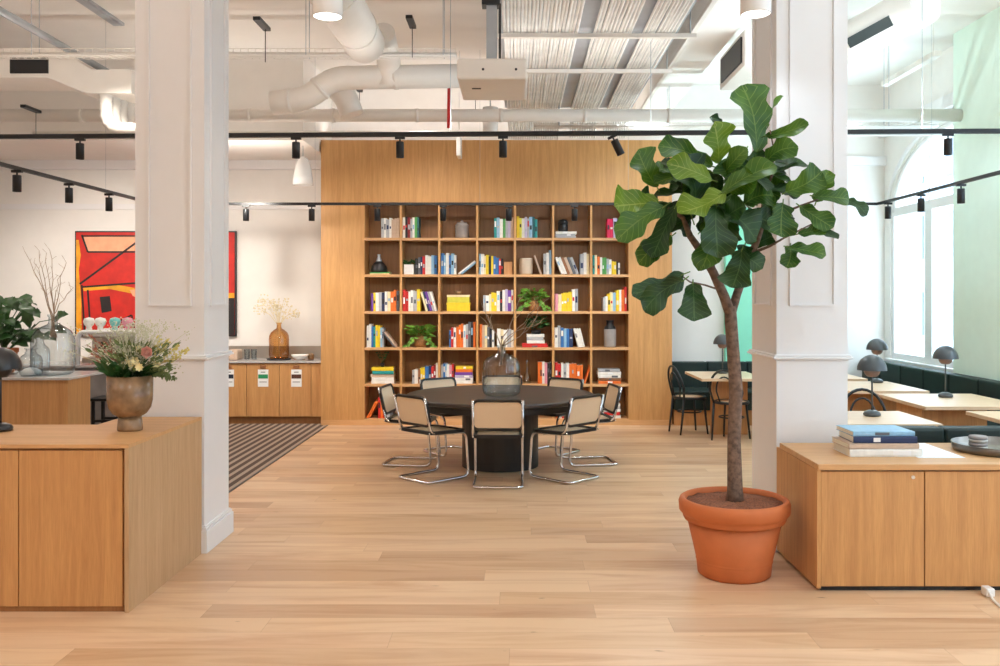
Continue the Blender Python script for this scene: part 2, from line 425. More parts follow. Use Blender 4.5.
# ------------------------------------------------------------------ columns
def column(name, x0, x1, y0, y1, side_x, base_sides):
    m = MB(); m.box(x0, x1, y0, y1, 0, HC)
    def ring(z0, z1, o): m.box(x0-o, x1+o, y0-o, y1+o, z0, z1, bev=0.004)
    ring(0, 0.15, 0.028); ring(0.15, 0.17, 0.02); ring(0.17, 0.18, 0.012)
    ring(1.275, 1.285, 0.01); ring(1.285, 1.3, 0.03); ring(1.3, 1.315, 0.02)
    # raised panel mouldings front and both sides
    zb, zt = 1.64, 4.45; t_ = 0.012; k = 0.014
    px0, px1 = x0+0.085, x1-0.085
    for (a, b) in ((px0, px0+t_), (px1-t_, px1)): m.box(a, b, y0-k, y0, zb, zt)
    m.box(px0+t_, px1-t_, y0-k, y0, zb, zb+t_); m.box(px0+t_, px1-t_, y0-k, y0, zt-t_, zt)
    for sx, sg in ((x0, -1), (x1, 1)):
        a0, a1 = y0+0.1, y1-0.1; e = sx+sg*k
        for (a, b) in ((a0, a0+t_), (a1-t_, a1)): m.box(sx, e, a, b, zb, zt)
        m.box(sx, e, a0+t_, a1-t_, zb, zb+t_); m.box(sx, e, a0+t_, a1-t_, zt-t_, zt)
    return struct(name, m, 'paint')
column('pillar_left', -2.54, -2.08, 5.92, 6.42, 0, 0)
column('pillar_right', 1.735, 2.21, 5.95, 6.57, 0, 0)

# ------------------------------------------------------------------ built-in bookcase
VX = [(p-517)/75.4 for p in (364.5, 400.8, 439.2, 477.2, 515, 553.2, 591.2, 628.5)]
SZ = [2.485, 2.0, 1.51, 1.03, 0.545, 0.085]      # upper faces of the boards
TOPZ = 2.95; Y0, Y1 = 11.8, 12.2
bk = thing('bookcase', 'large oak wall bookcase of square cubbies behind the round table', 'bookcase', (-0.27, 12.0, 0))
m = MB()
m.box(-2.6, VX[0], Y0, Y1, 0.0, 3.78).box(VX[7], 2.055, Y0, Y1, 0.0, 3.78).box(VX[0], VX[7], Y0, Y1, TOPZ, 3.78)
obj('side_panel', m, 'oak_wall', bk)
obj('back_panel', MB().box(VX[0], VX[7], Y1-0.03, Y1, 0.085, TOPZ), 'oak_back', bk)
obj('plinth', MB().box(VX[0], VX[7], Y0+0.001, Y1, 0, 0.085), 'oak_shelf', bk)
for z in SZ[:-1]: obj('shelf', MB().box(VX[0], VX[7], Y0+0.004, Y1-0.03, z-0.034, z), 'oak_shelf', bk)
for x in VX[1:-1]:
    m = MB(); m.box(x-0.015, x+0.015, Y0+0.002, Y1-0.03, 0.085, TOPZ); obj('divider', m, 'oak_wall', bk)
m = MB(); m.box(-2.6, 2.055, Y0-0.004, Y0, 0.0, 0.07)
obj('skirting_strip', m, 'oak_shelf', bk)
for x in (-1.9, -0.9, 0.1, 1.1):
    pass

# books
BC = dict(w=(238,236,230,'white'), g=(176,178,182,'pale grey'), G=(98,100,106,'dark grey'), k=(34,34,38,'black'), b=(52,112,178,'blue'),
  l=(146,188,216,'light blue'), n=(36,52,92,'navy'), r=(206,44,40,'red'), R=(140,34,38,'dark red'), o=(232,116,40,'orange'), y=(238,206,40,'yellow'),
  Y=(210,204,70,'lime'), c=(238,222,178,'cream'), t=(30,150,148,'teal'), T=(22,92,100,'dark teal'), e=(84,160,84,'green'), p=(222,150,166,'pink'),
  P=(112,62,160,'purple'), v=(190,180,206,'lilac'), B=(150,98,62,'brown'), s=(204,178,156,'beige'), C=(214,30,80,'crimson'))
BM = {k: plain('book_cloth_'+v[3].replace(' ', '_'), C(*v[:3]), 0.5, var=0.08, scale=25) for k, v in BC.items()}
def book_mesh(th, h, d, key, lying=False):
    """upright book, spine towards -Y, origin at base centre of the spine side"""
    m = MB(); e = 0.0025
    m.box(-th/2, -th/2+e, 0, d, 0, h).box(th/2-e, th/2, 0, d, 0, h)
    m.prism([(-th/2, 0.003), (-th*0.3, -0.002), (th*0.3, -0.002), (th/2, 0.003), (th/2, 0.008), (-th/2, 0.008)], 'z', 0, h)
    m.box(-th/2+e, th/2-e, 0.008, d-0.004, 0.003, h-0.004, 1)
    if th > 0.02 and random.random() < 0.6:      # title band on the spine
        z = h*random.uniform(0.3, 0.6); m.box(-th*0.32, th*0.32, -0.0032, -0.0018, z, z+h*random.uniform(0.1, 0.3), 2)
    return m
RN = ['top row', 'second row', 'third row', 'fourth row', 'fifth row', 'bottom row']
def put_book(key, x, z, th, h, d, lean, rn, cn, idx, y=None, y_off=0.0):
    band = random.choice([M['paper'], BM['k'], M['pages'], BM['g']]) if key not in 'wgkc' else random.choice([BM['G'], BM['n'], BM['r'], BM['l']])
    o = obj('book', book_mesh(th, h, d, key), [BM[key], M['pages'], band])
    o.location = (x, (Y0+0.05+y_off), z); o.rotation_euler = (0, lean, 0)
    adj = 'leaning' if abs(lean) > 0.08 else 'upright'
    tag(o, '%s %s book, %s from left in the %s cubby, bookcase %s' % (BC[key][3], adj, ORD[idx], ORD[cn], RN[rn]), 'book', 'books on the oak bookcase')
# run: (row, px0, px1, keys, [heights in px: first,last], lean deg, lean count(+ from the end, - from the start))
RUNS = [
 (0, 381, 399.2, 'gwgwsss', 20, 20, 0), (0, 402, 419, 'wkRgweT', 21, 20, 0),
 (0, 494, 513.5, 'tlwegvs', 20, 21, 0), (0, 516.5, 537.5, 'yYwvglTt', 21, 20, 0), (0, 607, 626.5, 'CCvblw', 19, 20, 0),
 (1, 415, 437, 'kGnrwwlb', 17, 20, 0), (1, 440.5, 456, 'blwblw', 21, 20, 0), (1, 458, 475, 'wl', 21, 21, 52),
 (1, 479, 503, 'lwcykybbrk', 21, 16, 0), (1, 534.5, 542, 's', 20, 20, -20), (1, 543.5, 551.5, 'gwl', 21, 24, 0),
 (1, 555, 579, 'wwBsGg', 18, 19, -22), (1, 580, 590, 'gwc', 22, 21, 0), (1, 592.8, 620, 'tcoweegwyykw', 20, 12, 0),
 (2, 371, 399, 'PywgnwcooG', 19, 21, 0), (2, 402.2, 420, 'rrwwgy', 21, 21, 0), (2, 420.5, 437, 'cnPgw', 20, 14, -16),
 (2, 483, 513.5, 'gwcyywkwvPw', 16, 23, 0), (2, 555, 578, 'pcyyyywg', 17, 22, 0), (2, 603, 627, 'gwyclyworo'[:9], 15, 24, 0),
 (3, 366, 383.5, 'wwbtyylg', 23, 20, 0), (3, 384, 397, 'Gs', 19, 19, -38), (3, 449, 475.5, 'brwooowgGko', 18, 27, 0),
 (3, 479.5, 494, 'oscGkw', 24, 18, 0), (3, 497, 514, 'wcwgw', 18, 18, 0), (3, 554.5, 573, 'wgblbn', 21, 19, 0), (3, 573.5, 585, 'www', 19, 19, -14),
 (4, 412, 438, 'gwByybnrRw', 13, 20, 0), (4, 441, 453.5, 'gblwpr', 20, 19, 0), (4, 538, 552, 'oowpkk', 21, 22, 0),
 (4, 555, 583, 'rrwgwooooo', 21, 19, 0), (4, 584, 590, 'o', 20, 20, 18),
 (5, 366, 377, 'oo', 19, 21, 28), (5, 378, 393, 'rorgG', 21, 19, 0), (5, 403, 424, 'rwpkgrw', 18, 20, 0), (5, 556, 575, 'owrgtw', 17, 20, 0), (5, 594, 604, 'ttgw', 20, 21, 0),
]
cellcount = {}
def cell_of(px):
    x = (px-517)/75.4
    for i in range(7):
        if VX[i]-0.01 <= x < VX[i+1]: return i
    return 6
KD = 11.85/F
for row, p0, p1, keys, h0, h1, lean in RUNS:
    cn = cell_of((p0+p1)/2); z = SZ[row]; n = len(keys)
    x0 = (p0-517)*KD; x1 = (p1-517)*KD
    lo, hi = VX[cn]+0.018, VX[cn+1]-0.018
    x0 = max(x0, lo); x1 = min(x1, hi)
    la = math.radians(lean)
    if lean == 0:
        ws = [random.uniform(0.75, 1.3) for _ in keys]; sm = sum(ws); x = x0
        for i, kx in enumerate(keys):
            th = (x1-x0)*ws[i]/sm; h = (h0+(h1-h0)*i/max(1, n-1))*KD*random.uniform(0.93, 1.05)
            idx = cellcount.get((row, cn), 0); cellcount[(row, cn)] = idx+1
            put_book(kx, x+th/2, z, th-0.001, min(h, 0.4), random.uniform(0.17, 0.22), 0, row, cn, idx, y_off=random.uniform(0, 0.02)); x += th
    else:
        h = h0*KD; th = min(0.045, (abs(x1-x0)-abs(math.sin(la))*h)/n*math.cos(la)); th = max(th, 0.02)
        step = th/math.cos(la)+0.0015
        # bottom of books: lean>0 tips to the right, so pivot is the lower right edge
        for i, kx in enumerate(keys):
            idx = cellcount.get((row, cn), 0); cellcount[(row, cn)] = idx+1
            hh = h
            if lean > 0: xb = x0+step*i+th*0.5*math.cos(la); zz = z+th/2*math.sin(la)
            else: xb = x1-step*(n-1-i)-th*0.5*math.cos(la); zz = z+th/2*math.sin(-la)
            put_book(kx, xb, zz, th, hh, 0.18, la, row, cn, idx)
# lying stacks: (row, px0, px1, [(key, px height)], y)
def lying(key, x, y, z, w, d, h, label, group, rz=0.0):
    m = book_mesh(h, w, d, key)
    bm = m.bm; bmesh.ops.transform(bm, matrix=Matrix.Rotation(PI/2, 4, 'Y'), verts=bm.verts)   # spine along x
    band = random.choice([M['paper'], BM['G']])
    o = obj('book', m, [BM[key], M['pages'], band]); o.data.transform(Matrix.Translation((-w/2, 0, h/2))); o.location = (x, y, z); o.rotation_euler = (0, 0, rz)
    return tag(o, label, 'book', group)
STK = [
 (0, 555, 577, 'ggw', 2.3), (1, 369, 390, 'ce', 1.2), (3, 521, 549, 'rr', 1.8), (3, 526.5, 545, 'wgw', 3.0, 'on'), (4, 371, 394.5, 'wwsty', 3.2),
 (4, 455, 473.5, 'wwvPoy', 2.9), (4, 598, 621.5, 'oBwwg', 3.0), (5, 604, 621, 'wrwgw', 3.0)]
zt = {}
for s_ in STK:
    row, p0, p1, keys, hp = s_[:5]; cn = cell_of((p0+p1)/2)
    z = SZ[row] if len(s_) == 5 else zt[(row, cn)]
    base_n = 0 if len(s_) == 5 else 2
    for i, kx in enumerate(keys):
        h = hp*KD*random.uniform(0.9, 1.1); sh = random.uniform(-0.008, 0.008)*(1 if i else 0); wd = (p1-p0)*KD*random.uniform(0.9, 1.0)
        pos = ORD[i+base_n]
        lying(kx, ((p0+p1)/2-517)*KD+sh, Y0+0.05+random.uniform(0, .012), z, wd, 0.2, h-0.0008, '%s book lying flat, %s from the bottom in the %s cubby, bookcase %s' % (BC[kx][3], pos, ORD[cn], RN[row]), 'books on the oak bookcase')
        z += h
    zt[(row, cn)] = z

def X(px, d=11.9): return (px-CX)/F*d
SD = 11.95
def shelf_item(name, prof, px, row, mat, label, cat, z=None, n=28, d=SD):
    x = X(px, d); zz = SZ[row] if z is None else z
    return tag(obj(name, MB().lathe(prof, (x, d, zz), n), mat, origin=(x, d, zz)), label, cat)
# ribbed jar
o = thing('ribbed_jar', 'grey ribbed lidded jar alone in the third top-row cubby', 'jar', (X(462, SD), SD, SZ[0]))
pr = [(0, 0), (0.07, 0)]
for i in range(12): pr += [(0.088 + 0.006*(i % 2), 0.012+i*0.015)]
pr += [(0.07, 0.2), (0, 0.2)]
obj('body', MB().lathe(pr, o.location), 'concrete', o)
obj('lid', MB().lathe([(0, 0.2), (0.07, 0.2), (0.066, 0.215), (0.02, 0.22), (0.016, 0.24), (0, 0.243)], o.location), 'concrete', o)
# black jar on flat books
z = zt[(0, 5)]; o = thing('black_jar', 'round black jar on flat white books in the top row', 'jar', (X(563, SD), SD, z))
obj('body', MB().lathe([(0, 0), (0.06, 0), (0.068, 0.02), (0.068, 0.1), (0.05, 0.11), (0, 0.11)], o.location), 'black', o)
obj('lid', MB().lathe([(0.07, 0.11), (0.068, 0.135), (0.045, 0.16), (0.012, 0.168), (0, 0.168)], o.location), 'black', o)
# dark bell vase
z = zt[(1, 0)]; o = thing('bell_vase', 'dark bell-shaped vase with a grey neck in the second row', 'vase', (X(379, SD), SD, z))
obj('body', MB().lathe([(0, 0), (0.108, 0), (0.112, 0.03), (0.1, 0.08), (0.07, 0.12), (0.04, 0.145), (0, 0.145)], o.location), 'black', o)
obj('neck', MB().lathe([(0.042, 0.145), (0.03, 0.18), (0.018, 0.21), (0.024, 0.24), (0, 0.24)], o.location), 'galv', o)
shelf_item('cream_pot', [(0, 0), (0.075, 0), (0.088, 0.02), (0.092, 0.11), (0.088, 0.2), (0.082, 0.22), (0.076, 0.22), (0.08, 0.19), (0.08, 0.03), (0, 0.02)], 526, 1, 'cream_pot', 'cream round pot beside a leaning book in the second row', 'pot')
tag(obj('wooden_box', MB().box(X(504), X(512.4), 11.88, 12.05, SZ[1], SZ[1]+0.17, bev=0.004), 'oak', origin=(X(508), 11.96, SZ[1])), 'plain wooden box right of the blue and yellow books', 'box')
# boxes lime/yellow with dish
zz = SZ[2]
o = thing('gift_box', 'yellow box under a lime box in the third row', 'box', (X(458.5), 11.95, zz))
obj('body', MB().box(X(447), X(470), 11.86, 12.06, zz, zz+0.085, bev=0.003), BM['y'], o); obj('lid', MB().box(X(446.6), X(470.4), 11.855, 12.065, zz+0.085, zz+0.115, bev=0.003), BM['y'], o)
o = thing('gift_box', 'lime patterned box on the yellow box in the third row', 'box', (X(458.5), 11.95, zz+.116))
obj('body', MB().box(X(447.5), X(469.5), 11.87, 12.05, zz+.116, zz+0.19, bev=0.003), BM['Y'], o); obj('lid', MB().box(X(447), X(470), 11.865, 12.055, zz+0.19, zz+0.218, bev=0.003), BM['c'], o)
shelf_item('small_dish', [(0, 0), (0.03, 0), (0.05, 0.03), (0.055, 0.05), (0.05, 0.05), (0.045, 0.03), (0, 0.012)], 458.5, 2, 'ceramic', 'small brown dish on top of the lime box', 'dish', z=zz+0.219)
# black and white vase
zz = SZ[3]; o = thing('two_tone_vase', 'tall white vase with black shoulder and neck in the fourth row', 'vase', (X(610, SD), SD, zz))
obj('body', MB().lathe([(0, 0), (0.075, 0), (0.082, 0.02), (0.082, 0.24), (0, 0.24)], o.location), 'concrete', o)
obj('neck', MB().lathe([(0.082, 0.24), (0.07, 0.275), (0.05, 0.29), (0.045, 0.34), (0.055, 0.355), (0, 0.355)], o.location), 'black', o)
# glass bottle in fifth row
shelf_item('glass_bottle', [(0, 0), (0.045, 0), (0.05, 0.02), (0.045, 0.1), (0.02, 0.14), (0.015, 0.3), (0.02, 0.31), (0.016, 0.31), (0.012, 0.29), (0.014, 0.14), (0.04, 0.095), (0.044, 0.02), (0, 0.008)], 527, 4, 'glass', 'slim clear glass bottle behind the big vase, fifth row', 'bottle')

def bush(mb, c, rx, ry, rz, n, ls, lw, prof=OVAL, down=0.0):
    for _ in range(n):
        a = random.random()*2*PI; q = random.random()**0.5; e = random.uniform(-0.3, 1)
        b = Vector((c[0]+rx*q*0.5*math.cos(a), c[1]+ry*q*0.5*math.sin(a), c[2]+rz*0.4*e))
        dr = Vector((math.cos(a), math.sin(a), random.uniform(-0.4, 0.9)-down)).normalized()
        L = ls*random.uniform(0.7, 1.2); t = b+dr*L+Vector((rx*q*0.4*math.cos(a), ry*q*0.4*math.sin(a), 0))
        mb.tube([b, b+(t-b)*0.4], 0.0025, 4); b2 = b+(t-b)*0.35
        mb.leaf(b2, t, lw*random.uniform(0.8, 1.2), (random.uniform(-.4, .4), -0.6, 0.8), prof, 0.1, nu=6)
# small plant in white square pot
zz = SZ[1]; o = thing('potted_plant', 'small green plant in a square white pot, second row', 'plant', (X(409), 11.95, zz))
obj('pot', MB().box(X(404), X(414), 11.88, 12.02, zz, zz+0.135, bev=0.006), 'paper', o)
m = MB(); bush(m, (X(409), 11.95, zz+0.14), 0.09, 0.07, 0.08, 40, 0.05, 0.03); obj('foliage', m, 'leafdark', o)
def trailing(px, row, label, zt_=None, w=0.15, trail=5, basket=True, lift=0.0):
    zz = SZ[row] if zt_ is None else zt_; x = X(px, SD); o = thing('potted_plant', label, 'plant', (x, SD, zz))
    if basket:
        obj('basket', MB().lathe([(0, 0), (0.075, 0), (0.09, 0.06), (0.09, 0.14), (0.08, 0.14), (0.08, 0.1), (0, 0.1)], (x, SD, zz)), 'basket', o); hh = 0.15
    else:
        obj('pot', MB().lathe([(0, 0), (0.06, 0), (0.07, 0.05), (0.062, 0.05), (0, 0.045)], (x, SD, zz)), 'black', o); hh = 0.06
    m = MB(); bush(m, (x, SD-0.02, zz+hh+lift+.02), w, 0.1, 0.22, 85, 0.085, 0.05)
    for i in range(trail):
        s = -1 if i % 2 else 1; px_, pz = x+s*0.06, zz+hh
        pts = [Vector((px_, SD-0.08, pz))]
        for k in range(6): pts.append(pts[-1]+Vector((s*random.uniform(0.012, 0.035), -0.012 if k < 3 else 0, -random.uniform(0.01, 0.045))))
        for q in pts: q.z = max(q.z, zz+0.012) if q.y > Y0+0.03 else q.z
        m.tube(pts, 0.003, 4)
        for q in pts[1:]:
            m.leaf(q, q+Vector((random.uniform(-.06, .06), -0.02, random.uniform(-.04, .02))), 0.04, (0, -1, 0.3), OVAL, 0.1, nu=5)
    obj('foliage', m, 'leafmid' if basket else 'leafdark', o)
trailing(534, 2, 'bright trailing plant in a basket, fifth cubby of the third row', w=0.17, trail=7)
trailing(421, 3, 'trailing green plant in a brown basket, second cubby of the fourth row', w=0.17, trail=7)
trailing(536, 3, 'bushy dark green plant on a pile of white and red books', zt_=zt[(3, 4)], w=0.12, trail=0, basket=False, lift=0.02)
o = thing('dried_sprig', 'thin dark sprig in a small pot on a flat book pile, fifth row', 'plant', (X(382), 11.95, zt[(4, 0)]))
obj('pot', MB().lathe([(0, 0), (0.025, 0), (0.03, 0.05), (0.024, 0.05), (0, 0.04)], o.location), 'black', o)
m = MB()
for i in range(9):
    a = random.uniform(-0.9, 0.9); q = [Vector(o.location)+Vector((0, 0, 0.045))]
    for k in range(4): q.append(q[-1]+Vector((math.sin(a)*0.03+random.uniform(-.01, .01), random.uniform(-.01, .01), 0.035)))
    m.tube(q, 0.002, 4)
    for k in q[2:]: m.leaf(k, k+Vector((random.uniform(-.03, .03), -.01, .02)), 0.018, (0, -1, 0), OVAL, 0, nu=4)
obj('stems', m, 'leafdark', o)

# ------------------------------------------------------------------ round table, chairs
TX, TY, TH = -0.17, 9.0, 0.72
o = thing('round_table', 'large round black table on a drum pedestal before the bookcase', 'table', (TX, TY, 0))
obj('tabletop', MB().lathe([(0, TH-0.045), (0.93, TH-0.045), (0.95, TH-0.035), (0.95, TH-0.008), (0.942, TH), (0, TH)], (TX, TY, 0), 96, sm=False), 'tabletop', o)
obj('apron', MB().lathe([(0, TH-0.11), (0.86, TH-0.11), (0.86, TH-0.045), (0, TH-0.045)], (TX, TY, 0), 96, sm=False), 'blackwood', o)
m = MB().lathe([(0, 0), (0.385, 0), (0.385, TH-0.11), (0, TH-0.11)], (TX, TY, 0), 48, sm=False); obj('pedestal', m, 'blackwood', o)

def cesca(label):
    t = thing('cantilever_chair', label, 'chair', (0, 0, 0), 'cane chairs around the round table')
    hw = 0.22
    half = [(-hw, -0.30, 0.79), (-hw, -0.22, 0.45), (-hw, 0.2, 0.43), (-hw, 0.235, 0.014), (-hw, -0.27, 0.014)]
    pts = half+[(hw, -0.27, 0.014)]+[(-x, y, z) for x, y, z in half[::-1]][1:]
    obj('tube_frame', MB().tube(fillet(pts, 0.07, 6), 0.0125, 10), 'chrome', t)
    def rr(w0, h0, r, n=5):
        out = []
        for cx_, cy_, a in ((w0-r, h0-r, 0), (-w0+r, h0-r, PI/2), (-w0+r, -h0+r, PI), (w0-r, -h0+r, 1.5*PI)):
            for i in range(n+1): out.append((cx_+r*math.cos(a+i/n*PI/2), cy_+r*math.sin(a+i/n*PI/2)))
        return out
    def framed(mat_, w0, h0, th, rim):
        A = rr(w0, h0, 0.06); B = rr(w0-rim, h0-rim, 0.04); m1 = MB(); n = len(A)
        rings = [[m1.bm.verts.new(mat_ @ Vector((x, y, z))) for x, y in R_] for R_, z in ((A, -th), (A, th), (B, th), (B, -th))]
        for q in range(4):
            a, b = rings[q], rings[(q+1) % 4]
            for i in range(n): m1.face([a[i], a[(i+1) % n], b[(i+1) % n], b[i]])
        m2 = MB(); B2 = rr(w0-rim-0.0005, h0-rim-0.0005, 0.04)
        a = [m2.bm.verts.new(mat_ @ Vector((x, y, -0.004))) for x, y in B2]; b = [m2.bm.verts.new(mat_ @ Vector((x, y, 0.004))) for x, y in B2]
        m2.face(a[::-1]); m2.face(b)
        for i in range(len(a)): m2.face([a[i], a[(i+1) % n], b[(i+1) % n], b[i]])
        return m1, m2
    a, b = framed(Matrix.Translation((0, -0.02, 0.452)) @ Matrix.Rotation(math.radians(-2), 4, 'X'), 0.232, 0.225, 0.014, 0.04)
    s = obj('seat', a, 'blackwood', t); obj('cane_seat', b, 'cane', s)
    tilt = math.atan2(0.08, 0.34)
    mt = Matrix.Translation((0, -0.262, 0.655)) @ Matrix.Rotation(PI/2+tilt, 4, 'X')
    a, b = framed(mt, 0.232, 0.145, 0.013, 0.022)
    s = obj('backrest', a, 'blackwood', t); obj('cane_panel', b, 'cane', s)
    m = MB()
    for sx in (-1, 1): m.lathe([(0, -0.008), (0.007, -0.008), (0.007, 0.008), (0, 0.008)], (sx*hw, -0.24, 0.458), 8)
    m.tube([(-hw, 0.05, 0.425), (hw, 0.05, 0.425)], 0.007, 6); obj('stretcher', m, 'chrome', t)
    return t
CH = [(0, 'cane-backed chair with its back to the camera, directly in front of the pedestal'),
      (-45, 'cane-backed chair at the near left of the round table, turned to the right'),
      (45, 'cane-backed chair at the near right of the round table, turned to the left'),
      (-97, 'cane-backed chair at the far left side of the table, mostly behind another chair'),
      (99, 'cane-backed chair at the far right side of the table, mostly behind another chair'),
      (-143, 'cane-backed chair behind the table, left of the glass vase, facing the camera'),
      (143, 'cane-backed chair behind the table, right of the glass vase, facing the camera'),
      (180, 'cane-backed chair hidden behind the large glass vase on the table')]
c0 = cesca(CH[0][1])
for i, (a, lb) in enumerate(CH):
    r = 0.86 if abs(a) < 90 else (1.0 if a == 180 else 0.9); ar = math.radians(a)
    loc = (TX+r*math.sin(ar), TY-r*math.cos(ar), 0)
    if i == 0: c0.location = loc; c0.rotation_euler = (0, 0, ar)
    else: dup(c0, loc, ar, lb)

# demijohn
def demijohn(name, label, x, y, z, R, Ht, mat='glass', neck=0.2, group=None):
    o = thing(name, label, 'vase', (x, y, z), group)
    rn = R*neck; sh = Ht*0.7
    outp = [(0, 0), (R*0.8, 0), (R*0.95, Ht*0.04), (R, Ht*0.12), (R, sh*0.78), (R*0.96, sh*0.92), (R*0.82, sh*1.04), (R*0.52, sh*1.14), (rn*1.2, sh*1.2), (rn, sh*1.26), (rn, Ht*0.96), (rn*1.25, Ht*0.97), (rn*1.25, Ht)]
    t_ = 0.004
    inn = [(max(0, r-t_), (zz if i > 1 else zz+t_*1.5)) for i, (r, zz) in enumerate(outp)]
    inn[0] = (0, t_*1.5)
    m = MB().lathe(outp, (x, y, z), 40); obj('glass_body', m, mat, o)
    return o
vz = TH+0.001
VXX = (501.5-CX)/F*8.9
dj = demijohn('glass_vase', 'large clear demijohn vase with curly branches on the black table', VXX, 8.9, vz, 0.19, 0.5)
m = MB()
def squiggle(p, d, L, r, m, n=12, wig=0.25, kids=2, rnd=random):
    pts = [Vector(p)]; d = Vector(d).normalized(); dirs = []
    for i in range(n):
        d = (d+Vector((rnd.uniform(-wig, wig), rnd.uniform(-wig, wig), rnd.uniform(-wig, wig)*0.7))).normalized()
        pts.append(pts[-1]+d*L/n); dirs.append(d.copy())
    m.tube(pts, [r*(1-0.7*i/n) for i in range(n+1)], 5)
    for k in range(kids):
        i = rnd.randint(n//3, n-3); squiggle(pts[i], (dirs[i]+Vector((rnd.uniform(-1, 1), rnd.uniform(-.5, .5), rnd.uniform(-.2, .8)))), L*0.5, r*0.6, m, 8, wig, 0, rnd)
    return pts
rb = random.Random(11)
for dx, dz in ((-0.32, 0.8), (-0.12, 1), (0.45, 0.75), (0.75, 0.6), (0.25, 0.9)):
    b0 = Vector((VXX-dx*0.03, 8.9, vz+0.3)); nk = Vector((VXX+dx*0.02, 8.9, vz+0.49))
    m.tube([b0, (b0+nk)/2+Vector((dx*.03, 0, 0)), nk], 0.006, 5)
    squiggle(nk, (dx, rb.uniform(-.2, .2), dz), 0.58, 0.006, m, 12, 0.35, 3, rb)
tag(obj('curly_branches', m, 'twig', origin=(VXX, 8.9, vz+0.3)), 'curly bare willow branches standing in the vase on the black table', 'branches')

# ------------------------------------------------------------------ fiddle leaf fig
PX, PY = 1.334, 5.47
o = thing('terracotta_pot', 'large round terracotta pot standing on the floor with the fig tree', 'plant pot', (PX, PY, 0))
obj('pot_body', MB().lathe([(0, 0), (0.205, 0), (0.22, 0.012), (0.2275, 0.086), (0.228, 0.09), (0.2315, 0.093), (0.2295, 0.097), (0.2315, 0.106), (0.29, 0.36), (0.27, 0.36), (0.2, 0.03), (0, 0.03)], (PX, PY, 0), 64), 'terracotta', o)
obj('pot_rim', MB().lathe([(0.285, 0.335), (0.302, 0.338), (0.31, 0.352), (0.308, 0.366), (0.318, 0.375), (0.332, 0.39), (0.336, 0.44), (0.328, 0.462), (0.315, 0.47), (0.3, 0.466), (0.292, 0.44), (0.285, 0.38)], (PX, PY, 0), 64, closed=True), 'terracotta', o)
m = MB().lathe([(0, 0.452), (0.1, 0.455), (0.2, 0.45), (0.291, 0.442), (0.27, 0.36), (0, 0.34)], (PX, PY, 0), 48)
for v in m.bm.verts: v.co += Vector((0, 0, random.uniform(-.006, .006)))
obj('soil', m, 'soil', o)
fig = thing('fiddle_leaf_fig', 'tall fiddle leaf fig tree with forked trunk and broad green leaves', 'tree', (PX, PY, 0.44))
m = MB(); D = PY
m.tube([P(735, 503, D), P(735, 490, D), P(734, 440, D), P(736, 390, D+.01), P(733, 350, D), P(731, 322, D), P(730, 306, D)], [0.055, 0.047, 0.04, 0.041, 0.038, 0.038, 0.036], 14)
m.tube([P(731, 316, D), P(724, 296, D-.02), P(713, 272, D-.05), P(700, 250, D-.08), P(690, 236, D-.1), P(683, 218, D-.12), P(668, 208, D-.1)], [0.034, 0.031, 0.027, 0.024, 0.02, 0.014, 0.008], 10)
m.tube([P(731, 314, D), P(737, 294, D+.03), P(748, 264, D+.06), P(757, 240, D+.08), P(763, 222, D+.08), P(764, 195, D+.08), P(762, 170, D+.06), P(757, 150, D+.04)], [0.03, 0.026, 0.024, 0.021, 0.018, 0.014, 0.01, 0.007], 10)
m.tube([P(713, 272, D-.05), P(712, 240, D-.04), P(712, 205, D), P(716, 175, D+.03)], [0.014, 0.012, 0.01, 0.007], 8)
m.tube([P(720, 290, D), P(705, 285, D-.08), P(690, 282, D-.14), P(682, 276, D-.15)], [0.007, 0.006, 0.005, 0.004], 6)
m.tube([P(755, 252, D+.08), P(770, 246, D-.02), P(784, 238, D-.1), P(800, 230, D-.12), P(812, 224, D-.1)], [0.01, 0.008, 0.006, 0.005, 0.004], 6)
m.tube([P(763, 222, D+.08), P(780, 214, D), P(800, 206, D-.05), P(822, 198, D-.05), P(840, 200, D-.05)], [0.011, 0.009, 0.007, 0.005, 0.004], 6)
m.tube([P(764, 195, D+.08), P(772, 175, D), P(774, 150, D-.05), P(770, 130, D-.08)], [0.01, 0.008, 0.006, 0.004], 6)
obj('trunk', m, 'bark', fig)
